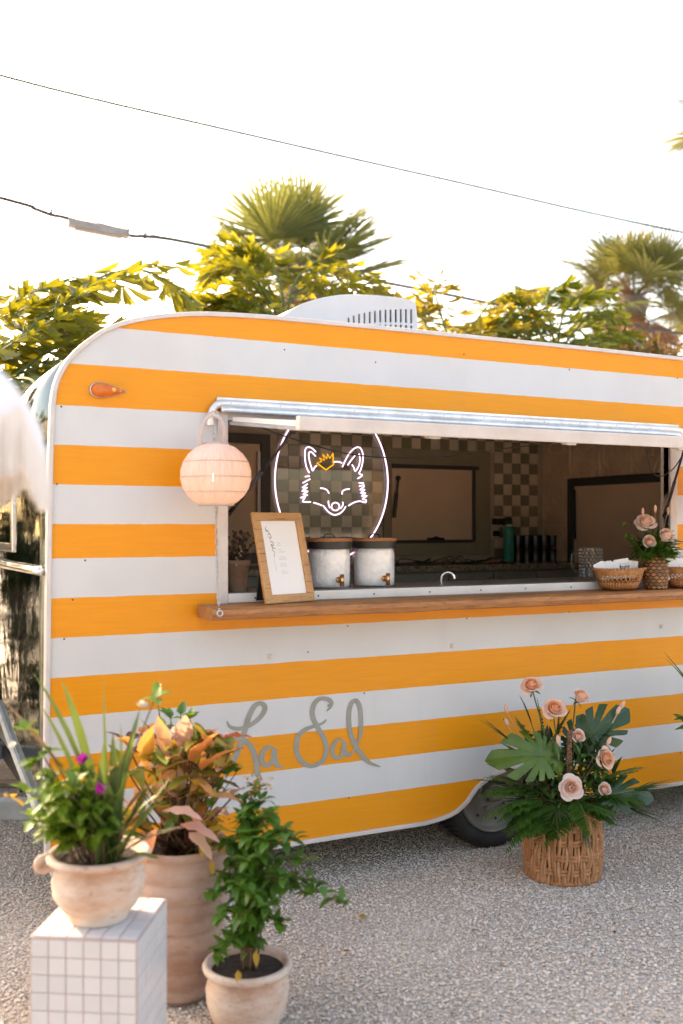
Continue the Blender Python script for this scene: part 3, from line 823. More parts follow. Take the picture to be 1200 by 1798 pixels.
# tow hitch: two beams meeting at a coupler
def beam(a, b, h, w, nm, m='frame_grey'):
    a, b = Vector(a), Vector(b); d = (b - a); L = d.length
    rot = Matrix.Rotation(math.atan2(d.y, d.x), 3, 'Z')
    return MB().box((a + b) / 2, (L, w, h), rot).build(nm, m, TR, bevel=.006)
beam((1.0, .49, .305), (-.42, 1.20, .305), .088, .06, 'hitch_beam')
beam((1.35, 2.02, .335), (-.30, 1.22, .335), .088, .06, 'hitch_beam')
MB().box((-.5, 1.22, .32), (.34, .12, .09)).tube([(-.66, 1.22, .35), (-.66, 1.22, .42)], .035, 12).build('coupler', 'frame_grey', TR, bevel=.008)
MB().tube([(-.38, 1.22, .012), (-.38, 1.22, .75)], .03, 12).box((-.38, 1.22, .012), (.16, .16, .02)).build('jack_stand', 'frame_grey', TR)
# serving window: jambs, sill, head
MB().box2((1.374, -.014, WZ0 - .042), (WX0, .06, 2.02)).build('window_jamb', 'trim', TR, bevel=.004)
MB().box2((WX1, -.014, WZ0 - .042), (WX1 + .05, .06, 2.02)).build('window_jamb', 'trim', TR, bevel=.004)
MB().box2((WX0, -.010, WZ0 - .040), (WX1, .062, WZ0)).build('window_sill', 'white_paint', TR, bevel=.004)
MB().box2((WX0, -.004, 1.985), (WX1, .05, 2.03)).build('window_head', 'trim', TR)
mb = MB(); rng = random.Random(3)
for i in range(9):
    x = 1.55 + i * .28 + rng.uniform(-.02, .02)
    mb.tube([(x, -.008, 1.245), (x, -.0125, 1.245)], .004, 6)
tag(mb.build('sill_screw', 'black', TR), kind='stuff')
# rail over the hinge with turned-down ends
mb = MB()
path = catmull([(1.338, -.022, 1.955), (1.341, -.024, 2.0), (1.358, -.026, 2.035), (1.40, -.028, 2.048), (1.6, -.028, 2.048), (2.7, -.028, 2.048), (3.7, -.028, 2.048), (3.90, -.028, 2.046), (3.935, -.026, 2.03), (3.95, -.024, 1.99), (3.952, -.022, 1.955)], 5)
mb.tube(path, .017, 10)
mb.tube([p + Vector((0, -.006, -.025)) for p in path[14:-14]], .012, 8)
rl = mb.build('hinge_rail', 'cast', TR, True)
mb = MB(); rng = random.Random(9)
for i in range(22):
    x = 1.42 + i * .114 + rng.uniform(-.01, .01)
    mb.ball((x, -.0455, 2.050), (.004, .002, .004), 6)
tag(mb.build('rivet', 'alu', rl), kind='stuff')
MB().box2((1.37, -.016, 2.062), (3.92, -.002, 2.076)).build('drip_flange', 'cast', rl)
# the hatch, swung up and out
hy = Matrix.Rotation(math.atan2(-.075, -.69), 3, 'X')
ha, hb = Vector((0, -.02, 1.985)), Vector((0, -.715, 1.902))
hd = (hb - ha).normalized(); hn = Vector((0, hd.z, -hd.y))
if hn.z < 0: hn = -hn
def slab_piece(x0, x1, a, b, t0, t1, mbq):
    p = [ha + hd * a + hn * t0, ha + hd * b + hn * t0, ha + hd * b + hn * t1, ha + hd * a + hn * t1]
    mbq.add([Vector((x, q.y, q.z)) for x in (x0, x1) for q in p], [(0, 1, 2, 3), (7, 6, 5, 4), (0, 4, 5, 1), (1, 5, 6, 2), (2, 6, 7, 3), (3, 7, 4, 0)])
    return mbq
HX0, HX1 = 1.425, 3.93
ht = slab_piece(HX0, HX1, .03, .668, -.006, .012, MB()).build('serving_hatch', 'white_paint', TR)
slab_piece(HX0, HX1, .670, .702, -.020, .030, MB()).build('hatch_edge', 'trim', ht, bevel=.004)
slab_piece(HX0 - .002, HX0 + .03, .0, .668, -.021, -.007, MB()).build('hatch_edge', 'alu', ht)
slab_piece(HX1 - .03, HX1 + .002, .0, .668, -.021, -.007, MB()).build('hatch_edge', 'alu', ht)
slab_piece(HX0 + .032, HX1 - .032, .0, .035, -.019, -.007, MB()).build('hatch_edge', 'trim', ht)
for x in (2.0, 2.66, 3.28): slab_piece(x, x + .05, .60, .64, -.030, -.0065, MB()).build('hatch_latch', 'white_paint', ht, bevel=.004)
def strut(a, b):
    a, b = Vector(a), Vector(b); m_ = a.lerp(b, .48)
    mb = MB(); mb.tube([a, m_], .006, 8); mb.tube([m_, b], .009, 8); mb.ball(a, .014, 8); mb.ball(b, .012, 8)
    return mb.build('gas_strut', 'black', TR, True)
strut((3.70, -.27, 1.925), (3.852, .015, 1.60))
strut((1.60, -.27, 1.925), (1.435, .015, 1.60))
MB().tube(catmull([(3.62, -.1, 1.945), (3.66, -.08, 1.84), (3.74, -.06, 1.80), (3.80, -.10, 1.84), (3.78, -.2, 1.93)], 6), .003, 6).build('hatch_cable', 'black', TR, True)
MB().tube(catmull([(1.50, -.1, 1.96), (1.75, -.05, 1.90), (2.1, .1, 1.865), (2.5, .12, 1.87), (2.85, .0, 1.92), (3.0, -.15, 1.94)], 6), .003, 6).build('hatch_cable', 'black', TR, True)
MB().box((3.70, -.29, 1.925), (.075, .07, .016)).build('strut_bracket', 'trim', TR, bevel=.003)
# wooden serving shelf
mb = MB(); rng = random.Random(12)
def sh(u, v):
    x = 1.285 + 2.80 * u
    e = .012 * noise.noise(Vector((x * 3, 0, 1))) + .005 * noise.noise(Vector((x * 14, 2, 0)))
    loop = [(-.014, 1.226), (-.185 + e, 1.226), (-.203 + e, 1.216), (-.208 + e * 1.4, 1.200), (-.198 + e, 1.180), (-.180 + e, 1.174), (-.014, 1.176), (-.014, 1.226)]
    y, z = loop[round(v * 7)]
    return Vector((x, y, z + (.003 * noise.noise(Vector((x * 5, y * 9, z * 40))) if 0 < round(v * 7) < 7 else 0)))
mb.grid(sh, 120, 7)
for u in (0, 1): mb.add([sh(u, j / 7) for j in range(7)], [tuple(range(7))])
mb.build('serving_shelf', 'slab', TR)
# chain from the rail to the shelf's end
def chain(a, b, L=.028, w=.0068, wire=.0018):
    a, b = Vector(a), Vector(b); d = (b - a).normalized(); n = int((b - a).length / (L * .78)); mb = MB()
    s1 = d.cross(Vector((0, 1, .2))).normalized(); s2 = d.cross(s1)
    for i in range(n):
        c = a.lerp(b, (i + .5) / n); s = (s1 if i % 2 else s2)
        mb.tube([c + d * (L / 2 * math.cos(q * PI / 5) * (1)) + s * (w * math.sin(q * PI / 5)) for q in range(10)], wire, 5, closed=True)
    return mb
ch = chain((1.348, -.035, 1.945), (1.312, -.20, 1.235)).build('shelf_chain', 'chain', TR, True)
mb = MB(); mb.tube([Vector((1.312, -.212, 1.205)) + Vector((.011 * math.cos(q * PI / 8), 0, .011 * math.sin(q * PI / 8))) for q in range(16)], .004, 6, closed=True)
mb.tube([(1.312, -.212, 1.222), (1.312, -.195, 1.222)], .004, 6); mb.build('eye_bolt', 'chain', ch, True)
ch = chain((3.945, -.035, 1.945), (3.99, -.20, 1.235)).build('shelf_chain', 'chain', TR, True)
# small plates and screws on the wall
for px, py in ((475, 1153), (795, 1134), (1162, 1100), (256, 1237)):
    p = at(px, py, -.003)
    MB().box(p, (.020, .008, .020)).box(p + Vector((0, -.005, -.001)), (.011, .004, .012)).build('wall_plate', 'trim' if px == 256 else 'terra_pale', TR, bevel=.001)
mb = MB()
for px, py in ((541, 1145), (611, 1099), (820, 1086), (1000, 1075), (700, 1480), (150, 984), (113, 1122), (100, 850), (815, 622), (1000, 649), (1190, 664), (660, 636), (500, 614), (885, 1263), (1195, 1322), (1104, 1252), (640, 1217), (128, 1053), (613, 1401), (108, 714)):
    mb.ball(at(px, py, -.001), (.004, .002, .004), 6)
tag(mb.build('wall_screw', 'dark_frame', TR), kind='stuff')
# amber marker lamp
def tear(u_, k=1.0):
    a = 2 * PI * u_
    x = -math.cos(a); r = math.sin(a) * (.5 - .42 * (x * .5 + .5) ** .9)
    return x * .068 * k, r * .088 * k
lc = at(190, 686, -.004)
mb = MB(); N = 40; vs = []; fs = []
for q, (k, y) in enumerate(((1.08, 0.0), (1.08, -.008), (1.02, -.011), (1.0, -.009))):
    for j in range(N):
        x, z = tear(j / N, k); vs.append(lc + Vector((x, y, z)))
for q in range(3):
    for j in range(N): fs.append((q * N + j, q * N + (j + 1) % N, (q + 1) * N + (j + 1) % N, (q + 1) * N + j))
mb.add(vs, fs); ml_ = mb.build('marker_lamp', 'chain', TR, True)
mb = MB(); vs = []; fs = []
for q, (k, y) in enumerate(((1.0, -.008), (.93, -.020), (.75, -.029), (.45, -.034), (.05, -.036))):
    for j in range(N):
        x, z = tear(j / N, k); vs.append(lc + Vector((x - .016 * (1 - k), y, z)))
for q in range(4):
    for j in range(N): fs.append((q * N + j, q * N + (j + 1) % N, (q + 1) * N + (j + 1) % N, (q + 1) * N + j))
mb.add(vs, fs); ln_ = mb.build('lens', 'amber', ml_, True)
MB().ball(lc + Vector((.016, -.030, .001)), (.010, .008, .009), 10).ball(lc + Vector((.040, -.024, .0)), (.010, .006, .007), 10).build('lens_spot', 'amber_pale', ml_, True)  # two paler amber spots on the lens
# hand-painted name
mb = MB(); LET = 0
def stroke(pts, w0, w1=None, taper=True):
    P = catmull([at(370 + x / 3.75, 1200 + y / 3.75, -.0015) for x, y in pts], 6); n = len(P)
    ws = []
    for i in range(n):
        u = i / (n - 1); w = w0 + ((w1 or w0) - w0) * u
        dd = P[min(i + 1, n - 1)] - P[max(i - 1, 0)]
        w *= .80 + .32 * abs(dd.z) / max(1e-6, dd.length)
        if taper: w *= min(1, .25 + u * 6, .25 + (1 - u) * 6)
        ws.append(w)
    global LET
    LET += 1
    P = [p + Vector((0, -.00018 * LET - .0004 * i / n, 0)) for i, p in enumerate(P)]
    mb.ribbon(P, ws, (0, -1, 0), .00012)
stroke([(108, 248), (125, 283), (170, 298), (225, 290), (290, 255), (338, 208), (358, 165), (345, 138), (318, 132), (288, 152), (258, 205), (236, 270), (214, 350), (190, 420), (160, 490), (124, 555), (92, 605)], .020, .025)
stroke([(40, 425), (95, 376), (160, 362), (220, 375), (265, 415), (293, 480), (304, 550), (312, 600), (340, 635)], .019, .024)
stroke([(418, 425), (385, 417), (352, 440), (336, 490), (350, 533), (383, 538), (412, 500), (420, 432), (424, 490), (440, 540), (482, 552)], .021, .021)
stroke([(762, 182), (788, 158), (796, 125), (770, 104), (722, 100), (686, 130), (670, 180), (676, 230), (700, 282), (735, 340), (760, 400), (762, 450), (744, 500), (700, 535), (650, 543), (600, 515), (570, 460), (565, 400), (580, 345), (622, 305), (680, 281), (738, 262), (762, 237)], .022, .021)
stroke([(770, 150), (790, 136), (812, 126)], .012, .006)
stroke([(874, 375), (845, 368), (815, 395), (802, 440), (815, 483), (845, 490), (868, 455), (880, 385), (884, 440), (897, 476), (930, 455), (957, 420)], .019, .015)
stroke([(950, 425), (982, 350), (991, 260), (983, 160), (960, 113), (932, 125), (913, 180), (911, 260), (925, 340), (955, 410), (1000, 478), (1050, 523), (1118, 548)], .019, .022)
mb.build('painted_lettering', 'letter', TR)
# roof air conditioner
AY = .62
prof = [at(px, py, AY) for px, py in ((486, 562), (505, 549), (525, 536), (560, 524), (600, 517.5), (640, 517), (690, 521), (722, 527), (731, 534), (735, 580))]
prof = catmull(prof[:-1], 4) + [prof[-1]]
loop2 = [(p.x, p.z) for p in prof] + [(prof[-1].x, 2.44), (prof[0].x - .01, 2.44)]
slots = []
sx = [568, 608, 648, 688, 728, 768, 807, 847, 885, 924, 962, 1001, 1040]
st_ = [248, 233, 220, 211, 204, 197, 192, 188, 186, 185, 184, 184, 184]
sb_ = [284, 289, 292, 292, 290, 286, 284, 283, 284, 284, 285, 287, 291]
for i, x in enumerate(sx):
    a = at(480 + (x - 7) / 4.286, 500 + st_[i] / 4.286, AY); b = at(480 + (x + 7) / 4.286, 500 + sb_[i] / 4.286, AY)
    slots.append([(a.x, b.z), (b.x, b.z), (b.x, a.z), (a.x, a.z)])
    if x >= 768:
        z1 = b.z - .012; slots.append([(a.x, z1 - .05), (b.x, z1 - .05), (b.x, z1), (a.x, z1)])
mb = holed_panel(loop2, slots, lambda x, z: Vector((x, AY, z)), (0, .012, 0))
ac = mb.build('air_conditioner', 'ac', TR, bevel=.003)
mb = MB(); k = len(prof)
full = [(p.x, p.z) for p in prof]
cz = 2.44
def acs(u, v):
    x, z = full[round(u * (k - 1))]
    y = AY + .013 + .68 * v
    sh_ = 1 - .10 * max(0, abs(v - .5) * 2 - .7) / .3
    return Vector((x, y, cz + (z - cz) * sh_))
mb.grid(acs, k - 1, 14)
mb.add([acs(j / (k - 1), 1) for j in range(k)] + [Vector((prof[-1].x, AY + .693, 2.44)), Vector((prof[0].x, AY + .693, 2.44))], [tuple(range(k + 2))])
mb.build('cover', 'ac', ac, True)
MB().box2((prof[0].x + .15, AY + .06, 2.46), (prof[-1].x - .03, AY + .5, 2.60)).build('vent_core', 'ac_dark', ac)

# ---- inside the trailer
BY = 2.045
MB().box2((1.0, BY, .37), (4.66, BY + .03, 2.345)).build('inner_back_wall', 'grout', TR)
ibw = bpy.data.objects['inner_back_wall']
MB().box2((.775, .036, .37), (.79, BY, 2.12)).build('inner_front_wall', 'inside', TR)
irw = MB().box2((4.64, .036, .37), (4.66, BY, 2.20)).build('inner_end_wall', 'inside', TR)
MB().box2((.79, .036, .365), (4.64, BY, .385)).build('inner_floor', 'floor_in', TR)
MB().box2((1.05, .036, 2.33), (4.56, BY, 2.345)).build('inner_ceiling', 'ceil', TR)
MB().box2((.79, .0362, .385), (4.64, .05, 1.22)).build('inner_lining', 'inside', TR)
# checkerboard tiles
TP = .0772
tm = {}
for c_ in ('tile_cream', 'tile_olive'):
    tm[c_] = MB().box((0, 0, 0), (TP - .004, .008, TP - .004)).mesh('tile', c_)
X0, Z0 = 2.505, 1.305
for i in range(28):
    for j in range(13):
        x = X0 + (i + .5) * TP; z = Z0 + (j + .5) * TP
        if x > 4.60 or (3.27 < x < 4.17 and 1.335 < z < 2.09) or (3.27 < x < 4.17 and z > 2.2): continue
        piece('tile', tm['tile_cream' if (i + j) % 2 else 'tile_olive'], ibw, (x, BY - .004, z))
# back windows with blinds
w = MB().box2((3.285, BY - .022, 1.338), (3.344, BY - .001, 2.077)).box2((4.03, BY - .022, 1.338), (4.158, BY - .001, 2.077)).box2((3.344, BY - .022, 1.965), (4.03, BY - .001, 2.077)).box2((3.344, BY - .022, 1.338), (4.03, BY - .001, 1.446)).build('inner_window', 'olive', TR, bevel=.003)
MB().box2((3.346, BY - .012, 1.448), (4.028, BY - .004, 1.963)).build('blind', 'blind', w)
MB().box2((3.344, BY - .034, 1.94), (4.05, BY - .0225, 1.968)).box2((4.0, BY - .034, 1.43), (4.018, BY - .0225, 1.939)).box2((3.344, BY - .034, 1.425), (3.999, BY - .0225, 1.447)).build('sash', 'dark_frame', w)
MB().box2((3.63, BY - .05, 1.447), (3.75, BY - .0125, 1.462)).tube([(3.64, BY - .045, 1.45), (3.68, BY - .05, 1.468), (3.73, BY - .045, 1.455)], .006, 6).build('latch', 'black', w)
MB().tube([(3.385, BY - .04, 1.865), (3.35, BY - .04, 1.60)], .008, 8).ball((3.385, BY - .04, 1.87), .018, 8).tube([(3.372, BY - .04, 1.77), (3.352, BY - .04, 1.60)], .013, 8).build('window_strut', 'black', w)
w = MB().box2((2.385, BY - .03, 1.31), (2.447, BY - .001, 2.13)).box2((1.70, BY - .03, 1.31), (1.76, BY - .001, 2.13)).box2((1.76, BY - .03, 2.07), (2.385, BY - .001, 2.13)).box2((1.76, BY - .03, 1.31), (2.385, BY - .001, 1.37)).build('inner_window', 'dark_frame', TR, bevel=.003)
MB().box2((1.762, BY - .012, 1.372), (2.383, BY - .004, 2.068)).build('blind', 'blind', w)
MB().box2((2.355, BY - .04, 1.372), (2.375, BY - .0125, 2.02)).build('sash', 'trim', w)
# socket on the tiles
sk = MB().box((4.20, BY - .014, 1.50), (.07, .012, .11)).build('socket', 'tile_cream', TR, bevel=.003)
MB().box((4.235, BY - .05, 1.575), (.13, .06, .045)).box((4.20, BY - .035, 1.49), (.05, .028, .04)).build('plug', 'black', sk, bevel=.008)
# pressed-tin panels and door on the end wall
mb = MB(); S = .306
mb.box((0, 0, 0), (.006, S, S))
def arc(cy, cz_, r, a0, a1, n=14, wr=.004):
    mb.tube([(-.0035, cy + r * math.cos(a0 + (a1 - a0) * q / n), cz_ + r * math.sin(a0 + (a1 - a0) * q / n)) for q in range(n + 1)], wr, 5)
arc(0, 0, .115, 0, 2 * PI, 28, .005); arc(0, 0, .045, 0, 2 * PI, 16)
for sy in (-1, 1):
    for sz in (-1, 1):
        a = math.atan2(-sz, -sy) - PI / 4
        arc(sy * S / 2, sz * S / 2, .10, a, a + PI / 2, 10); arc(sy * S / 2, sz * S / 2, .06, a, a + PI / 2, 8)
        mb.tube([(-.0035, sy * .03, sz * .03), (-.0045, sy * .075, sz * .05), (-.0035, sy * .08, sz * .08)], .004, 5)
for q in (-1, 1):
    mb.tube([(-.003, q * (S / 2 - .004), -S / 2), (-.003, q * (S / 2 - .004), S / 2)], .0035, 4); mb.tube([(-.003, -S / 2, q * (S / 2 - .004)), (-.003, S / 2, q * (S / 2 - .004))], .0035, 4)
tin = mb.mesh('tin_panel', 'tin')
for i in range(6):
    for j in range(4):
        y = BY - .012 - (i + .5) * .309; z = 1.262 + (j + .5) * .309
        if i >= 1 and j < 2: continue
        if y < .2: continue
        piece('tin_panel', tin, irw, (4.636, y, min(z, 2.5)), scale=(1, 1, 1 if z < 2.2 else .45) if False else (1, 1, 1)) if z + .15 < 2.34 else piece('tin_panel', tin, irw, (4.636, y, 2.262), scale=(1, 1, .42))
dy0, dy1, dz = .40, 1.716, 1.878
w = MB().box2((4.60, dy0, 1.20), (4.632, dy0 + .05, dz)).box2((4.60, dy1 - .055, 1.20), (4.632, dy1, dz)).box2((4.60, dy0 + .05, dz - .055), (4.632, dy1 - .055, dz)).build('end_window', 'dark_frame', TR, bevel=.003)
MB().box2((4.618, dy0 + .05, 1.20), (4.630, dy1 - .055, dz - .055)).build('blind', 'blind', w)
MB().tube([(4.60, dy1 - .075, 1.80), (4.60, dy1 - .085, 1.45)], .010, 8).build('window_strut', 'black', w)
# counters
MB().box2((.95, .063, 1.232), (4.58, .52, 1.258)).build('steel_counter', 'steel', TR, bevel=.004)
MB().box2((1.0, .07, .386), (4.5, .48, 1.231)).build('counter_base', 'cabinet', TR)
MB().box2((1.6, 1.50, 1.252), (4.635, 2.030, 1.290)).build('granite_counter', 'granite', TR, bevel=.005)
cb = MB().box2((1.65, 1.545, .387), (4.63, 2.02, 1.251)).build('back_cabinet', 'cabinet', TR)
for x0, x1 in ((2.45, 2.98), (2.99, 3.48), (3.49, 3.83), (3.84, 4.18), (4.19, 4.60)):
    dr = MB().box2((x0, 1.527, .45), (x1, 1.5435, 1.238)).build('cabinet_door', 'cabinet', cb, bevel=.003)
MB().ball((3.80, 1.515, 1.19), .014, 10).build('knob', 'brass', cb, True); MB().ball((3.87, 1.515, 1.19), .014, 10).build('knob', 'brass', cb, True)
MB().ball((3.02, 1.515, 1.17), .014, 10).build('knob', 'brass', cb, True)
q0 = Vector((2.69, .36, 1.258))
MB().tube(catmull([q0, q0 + Vector((0, 0, .030)), q0 + Vector((.014, -.010, .050)), q0 + Vector((.034, -.022, .054)), q0 + Vector((.050, -.034, .042)), q0 + Vector((.054, -.037, .020))], 5), .0075, 10).build('tap', 'chrome', TR, True)

# ------------------------------------------------------------------ things at the serving window
# neon fox sign hung inside the opening
NY = .40
ns = thing('neon_sign', 'glowing white neon fox face with a yellow crown inside an oval hoop', 'neon sign', at(585, 985, NY))
def nx(x, y, dy=0): return at(470 + x / 5, 740 + y / 5, NY) + Vector((0, dy, 0))
oc = at(585, 845, NY); ow, oh = .302, .372
ov = [oc + Vector((ow * math.cos(a), 0, oh * math.sin(a))) for a in [2 * PI * i / 72 for i in range(72)]]
pl = [(p.x, p.z) for p in [oc + Vector((ow * 1.04 * math.cos(2 * PI * i / 60), 0, oh * 1.035 * math.sin(2 * PI * i / 60))) for i in range(60)]]
holed_panel(pl, [], lambda x, z: Vector((x, NY + .012, z)), (0, .005, 0)).build('acrylic_backing', 'acrylic', ns)
NR = .0034
MB().tube(ov, NR * 1.15, 8, closed=True).build('oval_tube', 'neon_white', ns, True)
fox = [[(425, 268), (390, 235), (355, 225), (333, 245), (328, 300), (335, 370), (350, 420), (368, 452)],
       [(422, 305), (395, 275), (370, 268), (362, 300), (370, 350), (385, 400), (398, 432), (415, 402), (434, 386)],
       [(583, 355), (620, 353), (655, 365)],
       [(657, 400), (685, 340), (720, 280), (760, 240), (795, 226), (820, 240), (838, 290), (835, 360), (820, 420), (805, 456), (832, 470), (818, 486), (792, 502)],
       [(768, 300), (735, 340), (705, 383)], [(803, 282), (812, 330), (805, 380), (790, 412), (770, 435), (755, 400), (742, 378)],
       [(330, 485), (370, 480)], [(375, 505), (310, 540)],
       [(465, 585), (500, 590), (525, 605), (540, 632)], [(720, 592), (685, 598), (660, 612), (655, 640)],
       [(405, 712), (440, 722), (480, 738)], [(490, 738), (530, 788), (570, 815), (600, 820), (640, 805), (670, 775), (687, 745)],
       [(535, 695), (538, 730), (550, 760)], [(660, 705), (662, 735), (640, 765)],
       [(712, 740), (760, 712), (810, 700), (862, 712)], [(802, 540), (845, 540)], [(805, 568), (850, 558)]]
mb = MB()
for s_ in fox: mb.tube(catmull([nx(*p) for p in s_], 5), NR, 7)
for zz in ([(352, 548), (306, 582), (350, 580), (302, 612), (356, 612), (312, 640), (352, 645), (290, 670), (330, 668), (308, 704), (380, 706)],
           [(850, 572), (812, 600), (855, 598), (818, 628), (862, 628), (825, 655), (875, 652), (834, 680), (866, 690), (862, 712)]):
    mb.tube(catmull([nx(*p) for p in zz], 3), NR, 7)
mb.tube([nx(597 + 35 * math.cos(2 * PI * i / 20), 747 + 35 * math.sin(2 * PI * i / 20)) for i in range(20)], NR, 7, closed=True)
mb.build('fox_tube', 'neon_white', ns, True)
mb = MB(); cr = [(433, 364), (476, 352), (456, 322), (500, 342), (486, 288), (522, 328), (526, 284), (548, 324), (574, 279), (580, 378), (513, 425)]
mb.tube([nx(*p) for p in cr], NR, 7, closed=True); mb.build('crown_tube', 'neon_yellow', ns, True)
mb = MB()
for x in (-.12, .12):
    p = oc + Vector((x, .014, oh * .92)); mb.tube([p, Vector((p.x, p.y, 2.329))], .0015, 5)
mb.build('hanging_wire', 'black', ns)

# rattan lanterns
def lantern(loc, label):
    t = thing('rattan_lantern', label, 'lantern', loc, 0, 'rattan globe lanterns beside the serving window')
    r = .136; mb = MB(); NS = 30
    prof_ = [(.32, .94), (.55, .83), (.76, .64), (.91, .40), (.985, .14), (.985, -.14), (.92, -.39), (.80, -.60), (.62, -.78), (.48, -.87)]
    for k in range(NS):
        a = 2 * PI * k / NS; hw = PI / NS * .97
        vs = []; fs = []
        for (q, z) in prof_:
            for s in (-1, 0, 1):
                rr = r * q * (1.022 if s == 0 else .985)
                vs.append(Vector((rr * math.cos(a + s * hw), rr * math.sin(a + s * hw), r * z * .96)))
        for i in range(len(prof_) - 1):
            b = i * 3
            fs += [(b, b + 1, b + 4, b + 3), (b + 1, b + 2, b + 5, b + 4)]
        mb.add(vs, fs)
    mb.build('slat_shade', 'rattan', t, True, fix=False, keep=False)
    mb = MB()
    for z in (.40, -.06, -.50):
        q = math.sqrt(1 - z * z)
        mb.tube([(r * 1.012 * q * math.cos(2 * PI * j / 48), r * 1.012 * q * math.sin(2 * PI * j / 48), r * .96 * z) for j in range(48)], .0020, 5, closed=True)
    for q, z in ((.33, .93), (.49, -.86)):
        mb.tube([(r * q * math.cos(2 * PI * j / 32), r * q * math.sin(2 * PI * j / 32), r * .96 * z) for j in range(32)], .006, 6, closed=True)
    mb.build('hoop', 'rattan', t, True, keep=False)
    mb = MB(); mb.tube(catmull([(-.062, -.01, .118), (-.064, -.012, .16), (-.045, -.012, .215), (-.012, -.01, .232), (.02, -.008, .212), (.034, -.006, .165), (.030, -.004, .122)], 6), .0075, 8)
    mb.build('handle', 'rattan', t, True, keep=False)
    mb = MB(); mb.tube([(0, 0, .12), (0, 0, .03)], .011, 8); mb.build('lamp_socket', 'white_paint', t, keep=False)
    MB().ball((0, 0, -.008), (.014, .014, .024), 12).build('bulb', 'bulb', t, True, keep=False)
    mb = MB(); mb.tube(catmull([(0, 0, .225), (.02, .04, .252), (.035, .12, .262), (.04, .195, .262)], 5), .004, 6)
    mb.build('hook', 'chrome', t, True, keep=False)
    return t
lantern((1.292, -.222, 1.743), 'glowing rattan globe lantern hung beside the chain and the wooden menu frame')
lantern((3.935, -.222, 1.743), 'rattan globe lantern hung beside the black gas strut above the pineapple')

# framed menu leaning on the shelf
A, B = Vector((1.533, -.144, 1.2275)), Vector((1.786, -.067, 1.2275))
ex = (B - A).normalized(); back = Vector((-ex.y, ex.x, 0)); ez = (Vector((0, 0, .373)) + back * .0934).normalized(); en = ex.cross(ez)
mfm = Matrix((ex, ez, en)).transposed().to_4x4(); mfm.translation = A
mf = bpy.data.objects.new('menu_frame', None); mf.matrix_basis = mfm; link(mf)
tag(mf, 'light wood picture frame with a printed white card leaning on the shelf', 'frame')
FW, FH, FB = .264, .386, .036
sgn = 1
mb = MB()
for a, b in (((0, 0), (FW, FB)), ((0, FH - FB), (FW, FH)), ((0, FB), (FB, FH - FB)), ((FW - FB, FB), (FW, FH - FB))):
    mb.box2((a[0], a[1], -.009), (b[0], b[1], .009))
mb.build('wood_border', 'frame_wood', mf, bevel=.003, keep=False)
MB().box2((FB, FB, -.006), (FW - FB, FH - FB, .001 * sgn)).build('card', 'paper', mf, keep=False)
mb = MB(); rng = random.Random(4); zt = .0018 * sgn
def ink(pts, w=.0016, m=0): mb.ribbon(catmull([(x, y, zt) for x, y in pts], 4), [w] * (len(pts) * 4 - 3), (0, 0, sgn), .0003, m)
ink([(.066, .325), (.058, .318), (.062, .306), (.074, .310)]); ink([(.060, .312), (.076, .298), (.068, .290)], .0022); ink([(.074, .300), (.084, .282), (.076, .276), (.070, .284), (.080, .270)], .002)
ink([(.072, .262), (.088, .258), (.086, .244), (.076, .250), (.082, .236), (.096, .230)], .0024); ink([(.084, .240), (.078, .224), (.090, .216), (.082, .200)], .0016); ink([(.086, .205), (.080, .180), (.084, .150), (.082, .135)], .0009, 1)
for k in range(5):
    y = .255 - k * .030
    for q in range(2):
        x0 = .105 + rng.uniform(0, .006); pts = [(x0 + i * .006, y - q * .009 + rng.uniform(-.0012, .0012)) for i in range(5 + rng.randint(0, 3))]
        ink(pts, .0014, 1)
mb.build('card_print', ['ink', 'ink_pale'], mf, keep=False)
zb = -sgn
mb = MB(); mb.add([Vector((.06, .30, zb * .010)), Vector((.20, .30, zb * .010)), Vector((.22, .035, zb * .105)), Vector((.04, .035, zb * .105)), Vector((.06, .30, zb * .014)), Vector((.20, .30, zb * .014)), Vector((.22, .035, zb * .109)), Vector((.04, .035, zb * .109))], [(0, 1, 2, 3), (7, 6, 5, 4), (0, 4, 5, 1), (1, 5, 6, 2), (2, 6, 7, 3), (3, 7, 4, 0)])
mb.build('easel_back', 'black', mf, keep=False)

# drink dispensers with ice
def dispenser(loc, label):
    t = thing('drink_dispenser', label, 'dispenser', loc, 0, 'glass drink dispensers')
    r, h = .100, .215
    MB().lathe([(.002, .0), (r * .96, .0), (r, .006), (r, h)], 48).build('glass_jar', 'glass', t, True, keep=False)
    MB().lathe([(.002, .012), (r * .93, .012), (r * .945, .05), (r * .945, .150), (r * .90, .178), (r * .6, .190), (.002, .186)], 40, wob=lambda a, z: .012 * noise.noise(Vector((math.cos(a) * 6, math.sin(a) * 6, z * 60)))).build('ice_fill', 'ice', t, True, keep=False)
    MB().lathe([(r + .0008, h - .032), (r + .0012, h - .012), (r + .0008, h)], 48).build('dark_band', 'black', t, True, keep=False)
    lid = MB().lathe([(.002, h + .001), (r + .006, h + .001), (r + .008, h + .008), (r + .006, h + .016), (.002, h + .016)], 48).build('lid', 'lid_wood', t, keep=False)
    MB().tube(catmull([(-.03, 0, h + .016), (-.022, 0, h + .030), (0, 0, h + .035), (.022, 0, h + .030), (.03, 0, h + .016)], 5), .003, 6).build('lid_handle', 'black', lid, True, keep=False)
    a = R(-90); d = Vector((math.cos(a), math.sin(a), 0)); p = d * r + Vector((0, 0, .045))
    sg = MB().tube([p - d * .003, p + d * .008], .014, 12).tube([p, p + d * .035], .007, 10).build('spigot', 'copper', t, True, keep=False)
    q = p + d * .032; MB().tube([q + Vector((0, 0, .026)), q - Vector((0, 0, .028))], .010, 12).build('tap_barrel', 'copper', sg, True, keep=False)
    return t
dispenser((1.985, .20, 1.2595), 'glass drink dispenser of ice next to the wooden menu frame')
